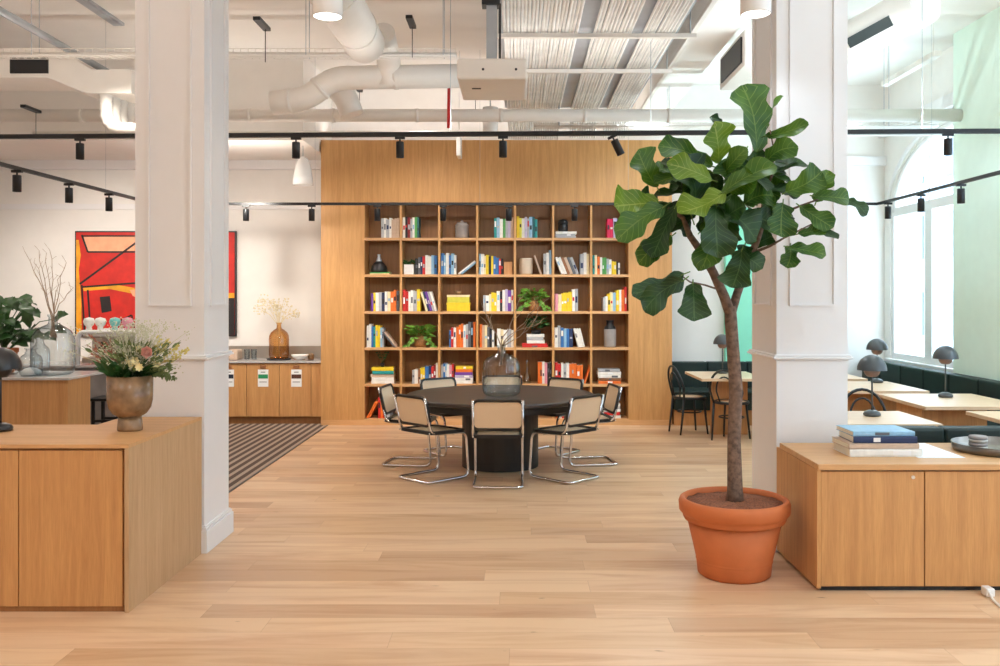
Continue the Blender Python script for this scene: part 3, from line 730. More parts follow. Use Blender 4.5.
L = [ # base px,py  tip px,py  width px, depth offset, material
 (757,152,740,86,44,-.02,1),(768,126,784,97,15,.05,1),(766,136,809,124,15,-.1,1),(764,166,799,148,24,-.05,1),(719,163,713,122,31,.0,2),
 (712,166,658,146,24,.1,1),(657,187,637,150,29,-.05,1),(692,218,672,158,44,-.1,0),(658,202,614,206,33,-.15,2),(712,180,666,164,22,-.2,2),
 (665,206,617,240,26,-.2,1),(726,192,678,212,32,-.32,2),(722,193,776,166,27,-.34,1),(722,176,748,148,18,-.1,1),(718,206,756,241,44,-.26,0),
 (716,206,717,258,34,-.3,0),(676,206,652,258,24,-.22,0),(672,236,638,264,22,-.05,1),(684,274,632,294,19,-.2,0),(684,280,644,311,24,-.26,0),
 (693,284,694,322,27,-.25,0),(704,222,700,272,24,-.15,1),(786,192,821,172,26,-.12,1),(816,202,828,170,20,-.05,1),(814,196,848,201,19,-.1,1),
 (846,200,866,216,14,-.05,0),(800,206,833,228,20,-.08,1),(783,203,781,237,29,-.15,1),(788,247,826,255,21,-.14,1),(790,246,786,268,18,-.12,1),
 (798,234,826,228,15,-.1,1),(812,228,838,240,13,-.05,0),(742,250,732,288,27,-.2,0),(734,256,762,270,22,-.18,0),(745,245,741,266,22,-.1,0),
 (744,204,774,196,28,-.15,1),(744,214,770,224,26,-.1,0),(760,172,768,205,24,.05,1),(722,222,746,206,28,-.3,0),(700,198,712,170,30,.05,1),
 (736,186,722,160,28,-.1,1),(730,192,756,178,26,-.22,1),(706,202,680,182,32,.0,0),(760,160,740,172,26,-.05,1),(746,150,730,182,24,.08,0),
 (770,210,756,188,24,.1,1),(690,236,668,222,26,.1,0),(762,196,786,184,20,.1,1),(722,128,709,118,10,.1,0),(700,232,716,214,26,.05,0),
 (774,182,800,196,16,.1,0),(736,212,728,240,28,.05,0),(660,206,640,196,22,.12,0),(752,246,772,236,18,.12,0)]
m = MB(); rl = random.Random(5)
for bx, by, tx_, ty_, wpx, dz, mi in L:
    b = P(bx, by, D+dz+rl.uniform(-.03, .06)); t_ = P(tx_, ty_, D+dz+rl.uniform(-.12, .03))
    nr = (rl.uniform(-.35, .35), -0.85, rl.uniform(0.1, 0.9))
    m.leaf(b, t_, wpx/F*D*1.12, nr, FIDDLE, rl.uniform(-0.05, 0.2), (1, 0, 2)[mi], 14, 0.075)
    m.tube([b-(t_-b)*0.12, b, b+(t_-b)*0.06], 0.004, 5, 0)
for i in range(64):
    a = rl.random()*2*PI; e = rl.uniform(-0.6, 1); q = rl.uniform(0.3, 1)
    c = P(722, 198, D+0.1)+Vector((0.34*q*math.cos(a), 0.22*q*math.sin(a), 0.22*e))
    if c.y < D-0.15: c.y = D+rl.uniform(-.1, .25)
    dr = Vector((math.cos(a), math.sin(a)*.8+.1, rl.uniform(-.7, .6))).normalized()
    m.leaf(c, c+dr*rl.uniform(.16, .24), rl.uniform(.11, .16), (rl.uniform(-.4, .4), -.5, .8), FIDDLE, .1, rl.choice([0, 1, 1]), 10, .045)
obj('foliage', m, ['fig', 'fig_dark', 'fig_lime'], fig)

# ------------------------------------------------------------------ cabinets
def left_cabinet():
    Ht = 0.906; x1 = -2.09; y0, ym, y1 = 4.79, 5.54, 5.90; xi = -2.61
    o = thing('storage_cabinet', 'long low oak cabinet in front of the left white column', 'cabinet', (-2.9, 5.2, 0))
    t_ = 0.02
    m = MB(); m.prism([(-4.2, y0), (x1, y0), (x1, y1), (xi, y1), (xi, ym), (-4.2, ym)], 'z', Ht-t_, Ht); obj('top', m, 'oak_h', o)
    obj('side_panel', MB().box(x1-0.022, x1, y0, y1, 0, Ht-t_), 'oak_light', o)
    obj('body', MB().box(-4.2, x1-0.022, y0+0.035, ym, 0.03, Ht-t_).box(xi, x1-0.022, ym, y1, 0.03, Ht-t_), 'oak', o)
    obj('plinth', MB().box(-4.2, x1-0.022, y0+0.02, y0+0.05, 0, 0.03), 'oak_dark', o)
    xs = [-3.85, -3.27, -2.69, -2.126]
    for a, b in zip(xs, xs[1:]):
        obj('door', MB().box(a+0.003, b-0.003, y0+0.012, y0+0.035, 0.03, Ht-t_-0.014, bev=0.0015), 'oak', o)
    return o
left_cabinet()
def right_cabinet():
    Ht = 0.737; x0 = 1.73; y0, y1 = 5.13, 5.88
    o = thing('storage_cabinet', 'low oak cabinet beside the fig tree, books and tray on top', 'cabinet', (2.4, 5.5, 0))
    obj('top', MB().box(x0+0.004, 3.6, y0-0.008, y1, Ht-0.035, Ht, bev=0.004), 'oak_h', o)
    obj('side_panel', MB().box(x0, x0+0.022, y0, y1+0.05, 0.02, Ht-0.035), 'oak', o)
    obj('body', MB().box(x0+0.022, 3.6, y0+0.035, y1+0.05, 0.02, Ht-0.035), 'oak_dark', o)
    obj('plinth', MB().box(x0+0.03, 3.6, y0+0.03, y1, 0, 0.02), 'black', o)
    xs = [x0+0.022, 2.352, 2.96, 3.57]
    for i, (a, b) in enumerate(zip(xs, xs[1:])):
        d = obj('door', MB().box(a+0.004, b-0.002, y0+0.008, y0+0.032, 0.03, Ht-0.045, bev=0.0015), 'oak', o)
        if i == 0: obj('lock', MB().tube([(2.285, y0+0.012, 0.66), (2.285, y0+0.002, 0.66)], 0.011, 16), 'chrome', d)
right_cabinet()
# book pile on right cabinet
z = 0.7375
pile = [('w', 0.46, 0.045, 'white book at the bottom of the pile on the right cabinet', 880), ('s', 0.45, 0.032, 'beige book, second from bottom of the pile on the right cabinet', 879),
        ('n', 0.40, 0.04, 'navy book with white lettering in the pile on the right cabinet', 881), ('l', 0.395, 0.028, 'light blue book on top of the pile on the right cabinet', 880.5)]
for i, (k_, w_, h_, lb, pxc) in enumerate(pile):
    o = lying(k_, (pxc-CX)/F*5.45, 5.36+0.012*i, z, w_*0.95, 0.28, h_, lb, 'books piled on the right cabinet', rz=math.radians([0, 1.5, -2, 1][i])); z += h_+0.0005
tag(obj('paper_sheet', MB().box(2.40, 2.68, 5.32, 5.85, 0.7375, 0.7405), 'paper', origin=(2.55, 5.6, 0.7375)), 'blank white sheet lying between the books and the tray', 'paper')
tx_, ty_ = 3.02, 5.56
tag(obj('round_tray', MB().lathe([(0, 0), (0.265, 0), (0.275, 0.012), (0.28, 0.05), (0.272, 0.05), (0.267, 0.018), (0, 0.012)], (tx_, ty_, 0.7375), 48), 'tray', origin=(tx_, ty_, 0.7375)), 'round pewter tray at the right end of the right cabinet', 'tray')
for i in range(4):
    zz = 0.7375+0.0135+i*0.021
    m = MB().lathe([(0, 0), (0.05, 0), (0.054, 0.004), (0.054, 0.016), (0.05, 0.02), (0, 0.02)], (2.88, 5.56, zz), 28)
    tag(obj('coaster', m, 'concrete' if i % 2 else 'steel', origin=(2.88, 5.56, zz)), '%s stone coaster, %s from the bottom of the stack on the tray' % ('grey' if i % 2 else 'pale', ORD[i]), 'coaster', 'coasters stacked on the tray')
# plug lead on the floor
o = thing('power_cable', 'white power cable and plug on the floor by the right cabinet', 'cable', (2.72, 4.95, 0))
m = MB(); m.tube(fillet([(2.68, 5.06, 0.04), (2.66, 4.98, 0.008), (2.64, 4.86, 0.008), (2.64, 4.74, 0.008), (2.75, 4.66, 0.008), (3.0, 4.6, 0.008)], 0.05), 0.008, 8); obj('cord', m, 'white_gloss', o)
obj('plug', MB().box(2.655, 2.705, 5.03, 5.1, 0.002, 0.05, bev=0.008), 'white_gloss', o)

# flower bowl on left cabinet
fx, fy, fz = (130-CX)/F*5.31, 5.31, 0.9065
o = thing('footed_vase', 'brown glazed footed vase holding flowers on the left cabinet', 'vase', (fx, fy, fz))
obj('bowl', MB().lathe([(0.07, 0.085), (0.095, 0.1), (0.118, 0.135), (0.128, 0.18), (0.13, 0.325), (0.122, 0.325), (0.118, 0.19), (0.09, 0.125), (0, 0.11), (0, 0.085)], o.location, 48), 'ceramic', o)
obj('foot', MB().lathe([(0, 0), (0.07, 0), (0.072, 0.01), (0.066, 0.085), (0, 0.085)], o.location, 40), 'ceramic', o)
fl = thing('flower_bouquet', 'mixed bouquet with a pink rose, white sprays and yellow spikes', 'flowers', (fx, fy, fz+0.25))
rf = random.Random(3)
def fan(spx, spy, dd=0.0): return P(spx, spy, 5.31+dd)
m = MB()
for i in range(190):
    a = rf.uniform(0, 2*PI); b = Vector((fx+0.09*math.cos(a)*rf.random(), fy+0.09*math.sin(a)*rf.random(), fz+0.31))
    d = Vector((math.cos(a)*rf.uniform(.5, 1.1), math.sin(a)*.8, rf.uniform(0.1, 1.0))).normalized(); Ln = rf.uniform(0.05, 0.13)
    b2 = b+d*Ln*0.3; m.leaf(b2, b2+d*Ln, rf.uniform(.022, .04), (rf.uniform(-.6, .6), -.7, .7), OVAL, .1, nu=5)
obj('leaves', m, 'leafdark', fl)
m = MB()
for i in range(110):
    b = Vector((fx+rf.uniform(-.08, .08), fy+rf.uniform(-.08, .08), fz+0.32)); t_ = fan(rf.gauss(134, 18), rf.uniform(338, 370), rf.uniform(-.12, .1)); m.tube([b, t_], .0015, 3)
    q = b.lerp(t_, .8); m.leaf(q, q+(t_-b).normalized()*.05+Vector((rf.uniform(-.03, .03), -.01, 0)), .022, (0, -1, .3), OVAL, .1, nu=5)
obj('grey_leaves', m, 'fern', fl)
m = MB()
for i in range(120):
    b = Vector((fx+rf.uniform(-.06, .06), fy+rf.uniform(-.06, .06), fz+0.3)); t_ = fan(rf.gauss(133, 21), rf.uniform(322, 368), rf.uniform(-.14, .14))
    mid = (b+t_)/2+Vector((0, 0, .02)); m.tube([b, mid, t_], 0.0017, 3)
    for k in range(13):
        q = t_+Vector((rf.uniform(-.04, .04), rf.uniform(-.04, .04), rf.uniform(-.05, .03))); m.sphere(q, rf.uniform(.002, .0055), 6)
obj('small_white_sprays', m, plain('cream_flower', C(204, 206, 180), .8), fl)
m = MB()
for cpx, cpy, dd, r in ((147, 352, -.12, .036),):
    c = fan(cpx, cpy, dd)
    for ring in range(4):
        for k in range(6):
            a = k*PI/3+ring*.5; rr_ = r*(0.25+0.25*ring)
            d = Vector((math.cos(a), -.4+.1*ring, math.sin(a))).normalized()
            m.leaf(c+Vector((0, .01, 0)), c+d*rr_+Vector((0, -.03+.008*ring, 0)), r*1.1, (0, -1, 0), OVAL, -.15, nu=5)
    m.sphere(c, r*.5, 10)
obj('pink_rose', m, plain('pink_petal', C(246, 196, 182), .7), fl)
for i in range(9):
    m = MB(); c = fan(rf.uniform(122, 165), rf.uniform(345, 368), rf.uniform(-.14, 0))
    for k in range(8):
        a = k*PI/4; m.leaf(c, c+Vector((math.cos(a)*.028, -.012, math.sin(a)*.028)), .02, (0, -1, 0), OVAL, .1, nu=4)
    obj('cream_bloom', m, plain('pale_yellow_petal', C(240, 230, 176), .7), fl)
for tpx, tpy in ((187, 350), (180, 356), (170, 338), (160, 336), (100, 366), (178, 346)):
    m = MB(); b = fan(150 if tpx > 130 else 112, 368, 0); t_ = fan(tpx, tpy, -.02); m.tube([b, t_], .002, 4)
    for k in range(26):
        q = b.lerp(t_, rf.uniform(.5, 1)); m.sphere(q+Vector((rf.uniform(-.012, .012), rf.uniform(-.012, .012), rf.uniform(-.014, .014))), .007, 6)
    obj('yellow_spike', m, plain('yellow_bloom', C(214, 200, 118), .7), fl)
m = MB()
for i in range(14):
    b = fan(rf.uniform(112, 125), rf.uniform(362, 372), 0); t_ = fan(rf.uniform(86, 112), rf.uniform(336, 366), rf.uniform(-.1, .05)); m.tube([b, t_], .0018, 4)
    for k in range(14):
        q = b.lerp(t_, rf.uniform(.4, 1)); d = (t_-b).normalized()*.02+Vector((rf.uniform(-.01, .01), 0, rf.uniform(-.01, .01))); m.leaf(q, q+d, .008, (0, -1, 0), OVAL, 0, nu=4)
obj('pink_grass', m, plain('dusty_pink_plume', C(176, 118, 100), .8), fl)
m = MB()
for i in range(12):
    b = fan(rf.uniform(145, 155), rf.uniform(368, 374), 0); t_ = fan(rf.uniform(160, 178), rf.uniform(362, 382), rf.uniform(-.08, .03)); m.tube([b, t_], .0018, 4)
    for k in range(7):
        q = b.lerp(t_, .3+.1*k); m.leaf(q, q+Vector((rf.uniform(-.02, .03), -.01, rf.uniform(-.035, .01))), .014, (0, -1, 0), OVAL, 0, nu=4)
obj('eucalyptus', m, 'fern', fl)

# ------------------------------------------------------------------ mushroom table lamps
def flowerpot(label):
    t = thing('mushroom_lamp', label, 'table lamp', (0, 0, 0), 'grey mushroom table lamps')
    obj('base', MB().lathe([(0, 0), (0.055, 0), (0.066, 0.006), (0.068, 0.018), (0.058, 0.035), (0.03, 0.047), (0, 0.05)], (0, 0, 0), 32), 'lamp', t)
    obj('stem', MB().tube([(0, 0, 0.045), (0, 0, 0.45)], 0.007, 10), 'lamp', t)
    dm = [(0.115*math.cos(a), 0.37+0.125*math.sin(a)) for a in [i*PI/2/10 for i in range(10)]]+[(0, 0.495)]
    inn = [(0, 0.489)]+[(0.111*math.cos(a), 0.37+0.119*math.sin(a)) for a in [i*PI/2/10 for i in range(9, -1, -1)]]
    obj('lamp_shade', MB().lathe(dm+inn, (0, 0, 0), 40, closed=False), 'lamp', t)
    lw = [(0.012, 0.315), (0.035, 0.318), (0.053, 0.335), (0.062, 0.355), (0.064, 0.385), (0.06, 0.385), (0.058, 0.357), (0.05, 0.34), (0.012, 0.322)]
    obj('lower_shade', MB().lathe(lw, (0, 0, 0), 32), 'lampin', t)
    return t
LMP = [('grey mushroom lamp on the near cafe table beside the right column', (872, 416), .74), ('grey mushroom lamp on the cafe table in front of the pale green wall', (945.5, 397.3), .74),
       ('grey mushroom lamp on the farther cafe table, just above another lamp', (877, 382.8), .74), ('grey mushroom lamp on the cafe table behind the fig trunk', (722.5, 373.5), .74),
       ('dark mushroom lamp at the left edge of the oak cabinet top', (0.5, 431), .9065)]
l0 = flowerpot(LMP[0][0])
for i, (lb, (px, py), hh) in enumerate(LMP):
    d = (H-hh)*F/(py-CY); loc = ((px-CX)/F*d, d, hh+0.0005)
    if i == 0: l0.location = loc
    else:
        r = dup(l0, loc, 0, lb)
        if i == 4:
            for ch_ in r.children:
                ch_.data = ch_.data.copy(); ch_.data.materials[0] = plain('charcoal_lacquer', C(40, 41, 44), .3, var=.04)

# ------------------------------------------------------------------ cafe tables, banquettes, bentwood chairs
def cafe_table(x0, x1, y0, y1, label, leg=None, Ht=0.7395):
    o = thing('cafe_table', label, 'table', ((x0+x1)/2, (y0+y1)/2, 0), 'pale oak cafe tables')
    obj('tabletop', MB().box(x0, x1, y0, y1, Ht-0.032, Ht, bev=0.003), 'oak_table', o)
    lx0, lx1, ly0, ly1 = leg or (x0+0.2, x1-0.2, (y0+y1)/2-0.2, (y0+y1)/2+0.2)
    obj('pedestal', MB().box(lx0, lx1, ly0, ly1, 0, Ht-0.032), 'oak', o)
cafe_table(2.32, 3.22, 6.72, 7.5, 'oak cafe table nearest the right column, a mushroom lamp on it')
cafe_table(3.58, 4.52, 7.8, 8.85, 'oak cafe table with a lamp in front of the pale green wall', (3.62, 4.2, 7.95, 8.5))
cafe_table(3.78, 4.6, 6.5, 7.5, 'oak cafe table cut off by the right edge of the picture')
cafe_table(3.2, 4.22, 9.1, 10.15, 'oak cafe table under the farther of two stacked-looking lamps')
cafe_table(3.0, 4.12, 10.45, 11.25, 'farthest oak cafe table by the back banquette, right of the column')
cafe_table(2.17, 2.95, 10.45, 11.5, 'oak cafe table behind the fig trunk, beside black chairs', (2.42, 2.85, 11.0, 11.15))

def banquette(name, label, x0, x1, y0, y1, side, hb=0.82):
    """side: where the back is: '+x','+y','-y'"""
    o = thing(name, label, 'bench', ((x0+x1)/2, (y0+y1)/2, 0), 'dark green banquettes')
    bt = 0.14
    if side == '+x': back = (x1-bt, x1, y0, y1); seat = (x0, x1-bt, y0, y1)
    elif side == '+y': back = (x0, x1, y1-bt, y1); seat = (x0, x1, y0, y1-bt)
    else: back = (x0, x1, y0, y0+bt); seat = (x0, x1, y0+bt, y1)
    obj('plinth', MB().box(seat[0]+.03 if side == '+x' else seat[0], seat[1], seat[2]+(.03 if side == '+y' else 0), seat[3]-(.03 if side == '-y' else 0), 0, 0.2), 'oak', o)
    m = MB(); L_ = (y1-y0) if side == '+x' else (x1-x0); n = max(1, round(L_/0.62)); 
    sm_ = MB()
    for i in range(n):
        if side == '+x':
            a, b = y0+L_*i/n, y0+L_*(i+1)/n
            m.box(back[0], back[1], a+.001, b-.001, 0.2, hb, bev=0.018); sm_.box(seat[0], seat[1], a+.001, b-.001, 0.2, 0.45, bev=0.02)
        else:
            a, b = x0+L_*i/n, x0+L_*(i+1)/n
            m.box(a+.001, b-.001, back[2], back[3], 0.2, hb, bev=0.018); sm_.box(a+.001, b-.001, seat[2], seat[3], 0.2, 0.45, bev=0.02)
    obj('backrest', m, 'velvet', o); obj('seat', sm_, 'velvet', o)
banquette('banquette', 'dark green banquette along the back wall beside the bookcase', 2.08, 4.3, 11.75, 12.48, '+y', 0.8)
banquette('banquette', 'long dark green banquette along the window wall', 4.3, 4.97, 6.8, 12.48, '+x', 0.84)
banquette('banquette', 'dark green banquette whose back stands behind the right cabinet', 2.23, 4.2, 6.0, 6.62, '-y', 0.815)

def bentwood(label):
    t = thing('bentwood_chair', label, 'chair', (0, 0, 0), 'black bentwood chairs')
    s = obj('seat', MB().lathe([(0.175, 0.43), (0.205, 0.432), (0.21, 0.445), (0.205, 0.462), (0.175, 0.462)], (0, 0, 0), 36, closed=True), 'black', t)
    obj('cane_seat', MB().lathe([(0, 0.45), (0.176, 0.45), (0.176, 0.457), (0, 0.457)], (0, 0, 0), 36), 'cane', s)
    for sx in (-1, 1): obj('leg', MB().tube([(sx*0.13, 0.13, 0.44), (sx*0.15, 0.15, 0.2), (sx*0.165, 0.17, 0)], [0.015, 0.014, 0.011], 8), 'black', t)
    for sx in (-1, 1): obj('leg', MB().tube([(sx*0.16, -0.15, 0.44), (sx*0.165, -0.175, 0.2), (sx*0.165, -0.2, 0)], [0.016, 0.015, 0.011], 8), 'black', t)
    obj('leg_ring', MB().tube([(0.145*math.cos(a), 0.145*math.sin(a), 0.27) for a in [i*2*PI/28 for i in range(28)]], 0.009, 6, closed=True), 'black', t)
    m = MB()
    pts = [(-0.16, -0.15, 0.44)]+[(-0.2*math.cos(a)*(1.0), -0.17-0.07*math.sin(a), 0.58+0.26*math.sin(a)) for a in [i*PI/14 for i in range(15)]]+[(0.16, -0.15, 0.44)]
    m.tube(pts, 0.014, 8); obj('back_hoop', m, 'black', t)
    m = MB(); pts = [(-0.075, -0.165, 0.45)]+[(-0.115*math.cos(a), -0.18-0.05*math.sin(a), 0.58+0.18*math.sin(a)) for a in [i*PI/12 for i in range(13)]]+[(0.075, -0.165, 0.45)]
    m.tube(pts, 0.01, 8); obj('inner_hoop', m, 'black', t)
    return t
b0 = bentwood('black bentwood chair beside the bookcase, seen from its side')
b0.location = (2.16, 11.15, 0); b0.rotation_euler = (0, 0, math.radians(-75))
dup(b0, (2.56, 10.62, 0), math.radians(-35), 'black bentwood chair half hidden behind the fig trunk')
dup(b0, (3.17, 8.05, 0), math.radians(170), 'black bentwood chair back seen behind the near mushroom lamp')
dup(b0, (2.78, 8.0, 0), math.radians(185), 'black bentwood chair partly hidden by the right column')

# ------------------------------------------------------------------ left: back counter, painting, island, machine
o = thing('recycling_cabinet', 'low oak back counter with recycling labels left of the bookcase', 'cabinet', (-3.8, 12.2, 0))
ch = 0.84
obj('worktop', MB().box(-5.05, -2.605, 11.88, 12.56, ch-0.02, ch), 'marble', o)
obj('backsplash', MB().box(-5.05, -2.605, 12.56-0.02, 12.56, ch, ch+0.17), 'steel', o)
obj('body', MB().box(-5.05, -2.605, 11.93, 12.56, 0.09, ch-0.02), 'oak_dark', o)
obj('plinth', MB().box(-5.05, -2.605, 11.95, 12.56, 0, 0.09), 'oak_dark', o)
xs = [-4.90, -4.46, -4.05, -3.62, -3.18, -2.755, -2.61]
bands = [None, C(60, 120, 190), C(40, 50, 66), C(30, 140, 90), C(84, 48, 38)]
for i, (a, b) in enumerate(zip(xs, xs[1:])):
    d = obj('door', MB().box(a+.003, b-.003, 11.905, 11.928, 0.1, ch-.03, bev=.002), 'oak', o)
    if i in (1, 2, 3, 4):
        c = {2: -3.855, 3: -3.395, 4: -2.95}.get(i, (a+b)/2)
        m = MB(); m.box(c-.07, c+.07, 11.900, 11.905, .5, .73, 0); m.box(c-.065, c+.065, 11.898, 11.9005, .61, .665, 1); m.box(c-.03, c+.03, 11.898, 11.9005, .69, .7, 2); m.box(c-.05, c+.05, 11.898, 11.9005, .56, .568, 2)
        lb = obj('recycling_label', m, [M['paper'], plain('label_band_%d' % i, bands[i], .5), BM['G']], d)
        obj('handle', MB().box(c-.04, c+.04, 11.885, 11.905, .745, .785, bev=.006), BM['B'], d)
# amber bottle on black tray
ax, ay = X(279, 12.2), 12.2
tag(obj('black_tray', MB().lathe([(0, 0), (.16, 0), (.165, .02), (.155, .02), (.15, .008), (0, .008)], (ax, ay, ch+.0005), 36), 'black', origin=(ax, ay, ch)), 'round black tray under the amber bottle', 'tray')
ab = demijohn('amber_bottle', 'amber glass bottle vase on the back counter', ax, ay, ch+.0095, .135, .5, 'amber', .22)
m = MB(); ra = random.Random(9)
for i in range(16):
    t_ = P(ra.uniform(255, 297), ra.uniform(296, 318), 12.2); b = Vector((ax+ra.uniform(-.01, .01), ay, ch+.45)); mid = (b+t_)/2+Vector((0, 0, .05)); m.tube([Vector((ax, ay, ch+.05)), b, mid, t_], .003, 4)
    for k in range(16): m.sphere(t_+Vector((ra.uniform(-.07, .07), ra.uniform(-.05, .05), ra.uniform(-.06, .04))), ra.uniform(.006, .013), 6)
tag(obj('dried_blossom', m, 'palegrass', origin=(ax, ay, ch+.05)), 'cream dried blossom stems standing in the amber bottle', 'dried flowers')
for pxx, lb, k in ((254, 'clear glass tumbler left of the amber bottle, nearer to it', 0), (247, 'clear glass tumbler left of the amber bottle, farther from it', 1)):
    x = X(pxx, 12.25); tag(obj('glass_tumbler', MB().lathe([(0, 0), (.035, 0), (.04, .14), (.037, .14), (.032, .006), (0, .006)], (x, 12.25, ch+.001), 20), 'glass', origin=(x, 12.25, ch)), lb, 'glass', 'glass tumblers on the back counter')
tag(obj('bread_box', MB().box(X(228, 12.2), X(239.5, 12.2), 12.1, 12.35, ch+.0005, ch+.14, bev=.025), BM['s'], origin=(X(233, 12.2), 12.2, ch)), 'beige rounded box on the counter beside the left column', 'box')
tag(obj('white_bowl', MB().lathe([(0, 0), (.05, 0), (.11, .05), (.12, .075), (.112, .075), (.1, .05), (0, .012)], (X(300, 12.15), 12.15, ch+.001), 28), 'white_gloss', origin=(X(300, 12.15), 12.15, ch)), 'shallow white bowl right of the amber bottle', 'bowl')
tag(obj('small_jar', MB().lathe([(0, 0), (.04, 0), (.045, .06), (.03, .085), (0, .09)], (X(311, 12.2), 12.2, ch+.001), 20), 'ceramic', origin=(X(311, 12.2), 12.2, ch)), 'small brown jar at the right end of the back counter', 'jar')

# painting
PY_ = YB-0.045
pa = thing('abstract_painting', 'large red abstract painting with black lines on the left wall', 'painting', (-5.1, YB, 1.14))
pxs = lambda p: (p-CX)/F*PY_
pzs = lambda p: H-(p-CY)/F*PY_
x0, x1, z1, z0 = pxs(75), pxs(236), pzs(231), pzs(336.5)
obj('frame', MB().box(x0, x1, PY_, YB, z0, z1), 'black', pa)
m = MB(); e = .02; m.box(x0+e, x1-e, PY_-.006, PY_, z0+e, z1-e, 0)
def poly(pts, mi, lift):
    v = [(pxs(a), pzs(b)) for a, b in pts]; m.prism(v, 'y', PY_-.006-lift, PY_-.0055, mi)
def line(a, b, wd, mi=2, lift=.003):
    dx, dy = b[0]-a[0], b[1]-a[1]; L_ = math.hypot(dx, dy); nx, ny = -dy/L_*wd/2, dx/L_*wd/2
    poly([(a[0]+nx, a[1]+ny), (b[0]+nx, b[1]+ny), (b[0]-nx, b[1]-ny), (a[0]-nx, a[1]-ny)], mi, lift)
poly([(76.5, 240), (79, 240), (81, 255), (79, 270), (81.5, 300), (82, 334), (76.5, 334)], 1, .001)
poly([(84, 237), (160, 236), (160, 250), (88, 252)], 3, .0012)
poly([(83, 287), (112, 284), (135, 288), (135, 294), (110, 289), (84, 291)], 1, .0012)
line((82, 235), (88, 252), 1.8); line((88, 252), (150, 252), 1.8); line((82, 236), (160, 236), 1.5)
line((80, 284), (140, 240), 2.0); line((83, 287), (150, 282), 1.8); line((82, 285), (85, 334), 1.8); line((88, 290), (91, 334), 1.8)
poly([(100, 297), (110, 296), (112, 311), (102, 313)], 2, .003); line((112, 325), (132, 315), 1.8); line((132, 315), (135, 334), 1.5)
poly([(130, 290), (150, 288), (150, 302), (133, 296)], 3, .002)
poly([(215, 293), (234.5, 293), (234.5, 298), (215, 298)], 1, .0015); poly([(190, 298), (234.5, 298), (234.5, 335), (200, 335)], 2, .002)
line((160, 250), (200, 300), 2.2); line((205, 240), (180, 330), 2)
obj('canvas', m, [plain('painted_red', C(198, 34, 22), .6, var=.15, scale=8), plain('painted_ochre', C(232, 160, 30), .6, var=.2, scale=8), plain('painted_black', C(30, 22, 22), .6), plain('painted_peach', C(236, 166, 128), .6, var=.12, scale=8)], pa)

# island
o = thing('island_counter', 'oak island counter with grey marble top behind the left cabinet', 'counter', (-5.0, 8.6, 0))
IH = .95
obj('worktop', MB().box(-6.6, -4.17, 8.28, 9.05, IH-.025, IH, bev=.004), 'marble', o)
obj('body', MB().box(-6.6, -4.2, 8.32, 8.76, 0, IH-.025), 'oak', o)
o = thing('service_counter', 'pale rear counter carrying the white espresso machine', 'counter', (-4.2, 10, 0))
obj('worktop', MB().box(-5.6, -3.7, 9.75, 10.45, .925, .95, bev=.004), 'marble', o)
obj('body', MB().box(-5.56, -3.74, 9.8, 10.4, 0, .925), 'concrete', o)
# espresso machine, white rounded bar frame
ex0, ex1, ey0, ey1 = -4.86, -3.95, 9.85, 10.35; eb = .951
o = thing('espresso_machine', 'white espresso machine with rounded frame behind the bouquet', 'coffee machine', ((ex0+ex1)/2, 10.1, eb))
et = H-(332-CY)/F*9.85
for yy in (ey0, ey1): obj('side_frame', MB().tube(fillet([(ex0, yy, eb), (ex0, yy, et), (ex1, yy, et), (ex1, yy, eb)], .08), .025, 10), 'white_gloss', o)
obj('top_panel', MB().box(ex0+.05, ex1-.05, ey0, ey1, et-.05, et+.01, bev=.01), 'white_gloss', o)
obj('boiler_body', MB().box(ex0+.08, ex1-.08, ey0+.14, ey1, eb+.12, et-.05, bev=.02), 'steel', o)
obj('drip_tray', MB().box(ex0+.05, ex1-.05, ey0-.02, ey1, eb+.02, eb+.08, bev=.008), 'steel', o)
for k in range(3):
    x = ex0+.25+.26*k; obj('group_head', MB().lathe([(0, 0), (.03, 0), (.035, .05), (.03, .08), (0, .08)], (x, ey0+.08, et-.19), 16).tube([(x, ey0+.1, et-.17), (x, ey0-.08, et-.18)], .012, 8), 'black', o)
cups = [(89, 'w', 'white round lid on top of the espresso machine, leftmost'), (100.5, 'w', 'white round lid on the espresso machine, second from the left'), (115, 'l', 'turquoise round lid on top of the espresso machine'), (127.5, 'p', 'pink round lid on top of the espresso machine')]
for px, kx, lb in cups:
    x = (px-CX)/F*10.0; c_ = thing('grinder_hopper', lb.replace('round lid', 'round cup'), 'cup', (x, 10, et+.011), 'round cups on the espresso machine')
    m = MB().lathe([(0, 0), (.03, 0), (.034, .01), (.028, .04), (.05, .065), (.062, .1), (.05, .135), (0, .15)], (x, 10, et+.011), 20); c_.name = 'round_cup'
    obj('cup_body', m, BM[kx] if kx != 'l' else plain('turquoise_glaze', C(120, 200, 196), .3), c_)
# stool
def stool(x, y, label):
    o = thing('bar_stool', label, 'stool', (x, y, 0))
    obj('seat', MB().box(x-.17, x+.17, y-.15, y+.15, .62, .65, bev=.01), 'black', o)
    for sx in (-1, 1):
        for sy in (-1, 1): obj('leg', MB().box(x+sx*.13-.014, x+sx*.13+.014, y+sy*.11-.014, y+sy*.11+.014, 0, .62), 'black', o)
    obj('footrest', MB().box(x-.13, x+.13, y-.12, y-.1, .4, .425).box(x-.13, x+.13, y+.1, y+.12, .4, .425), 'black', o)
stool(-4.27, 9.35, 'black stool between the island and the flower vase')
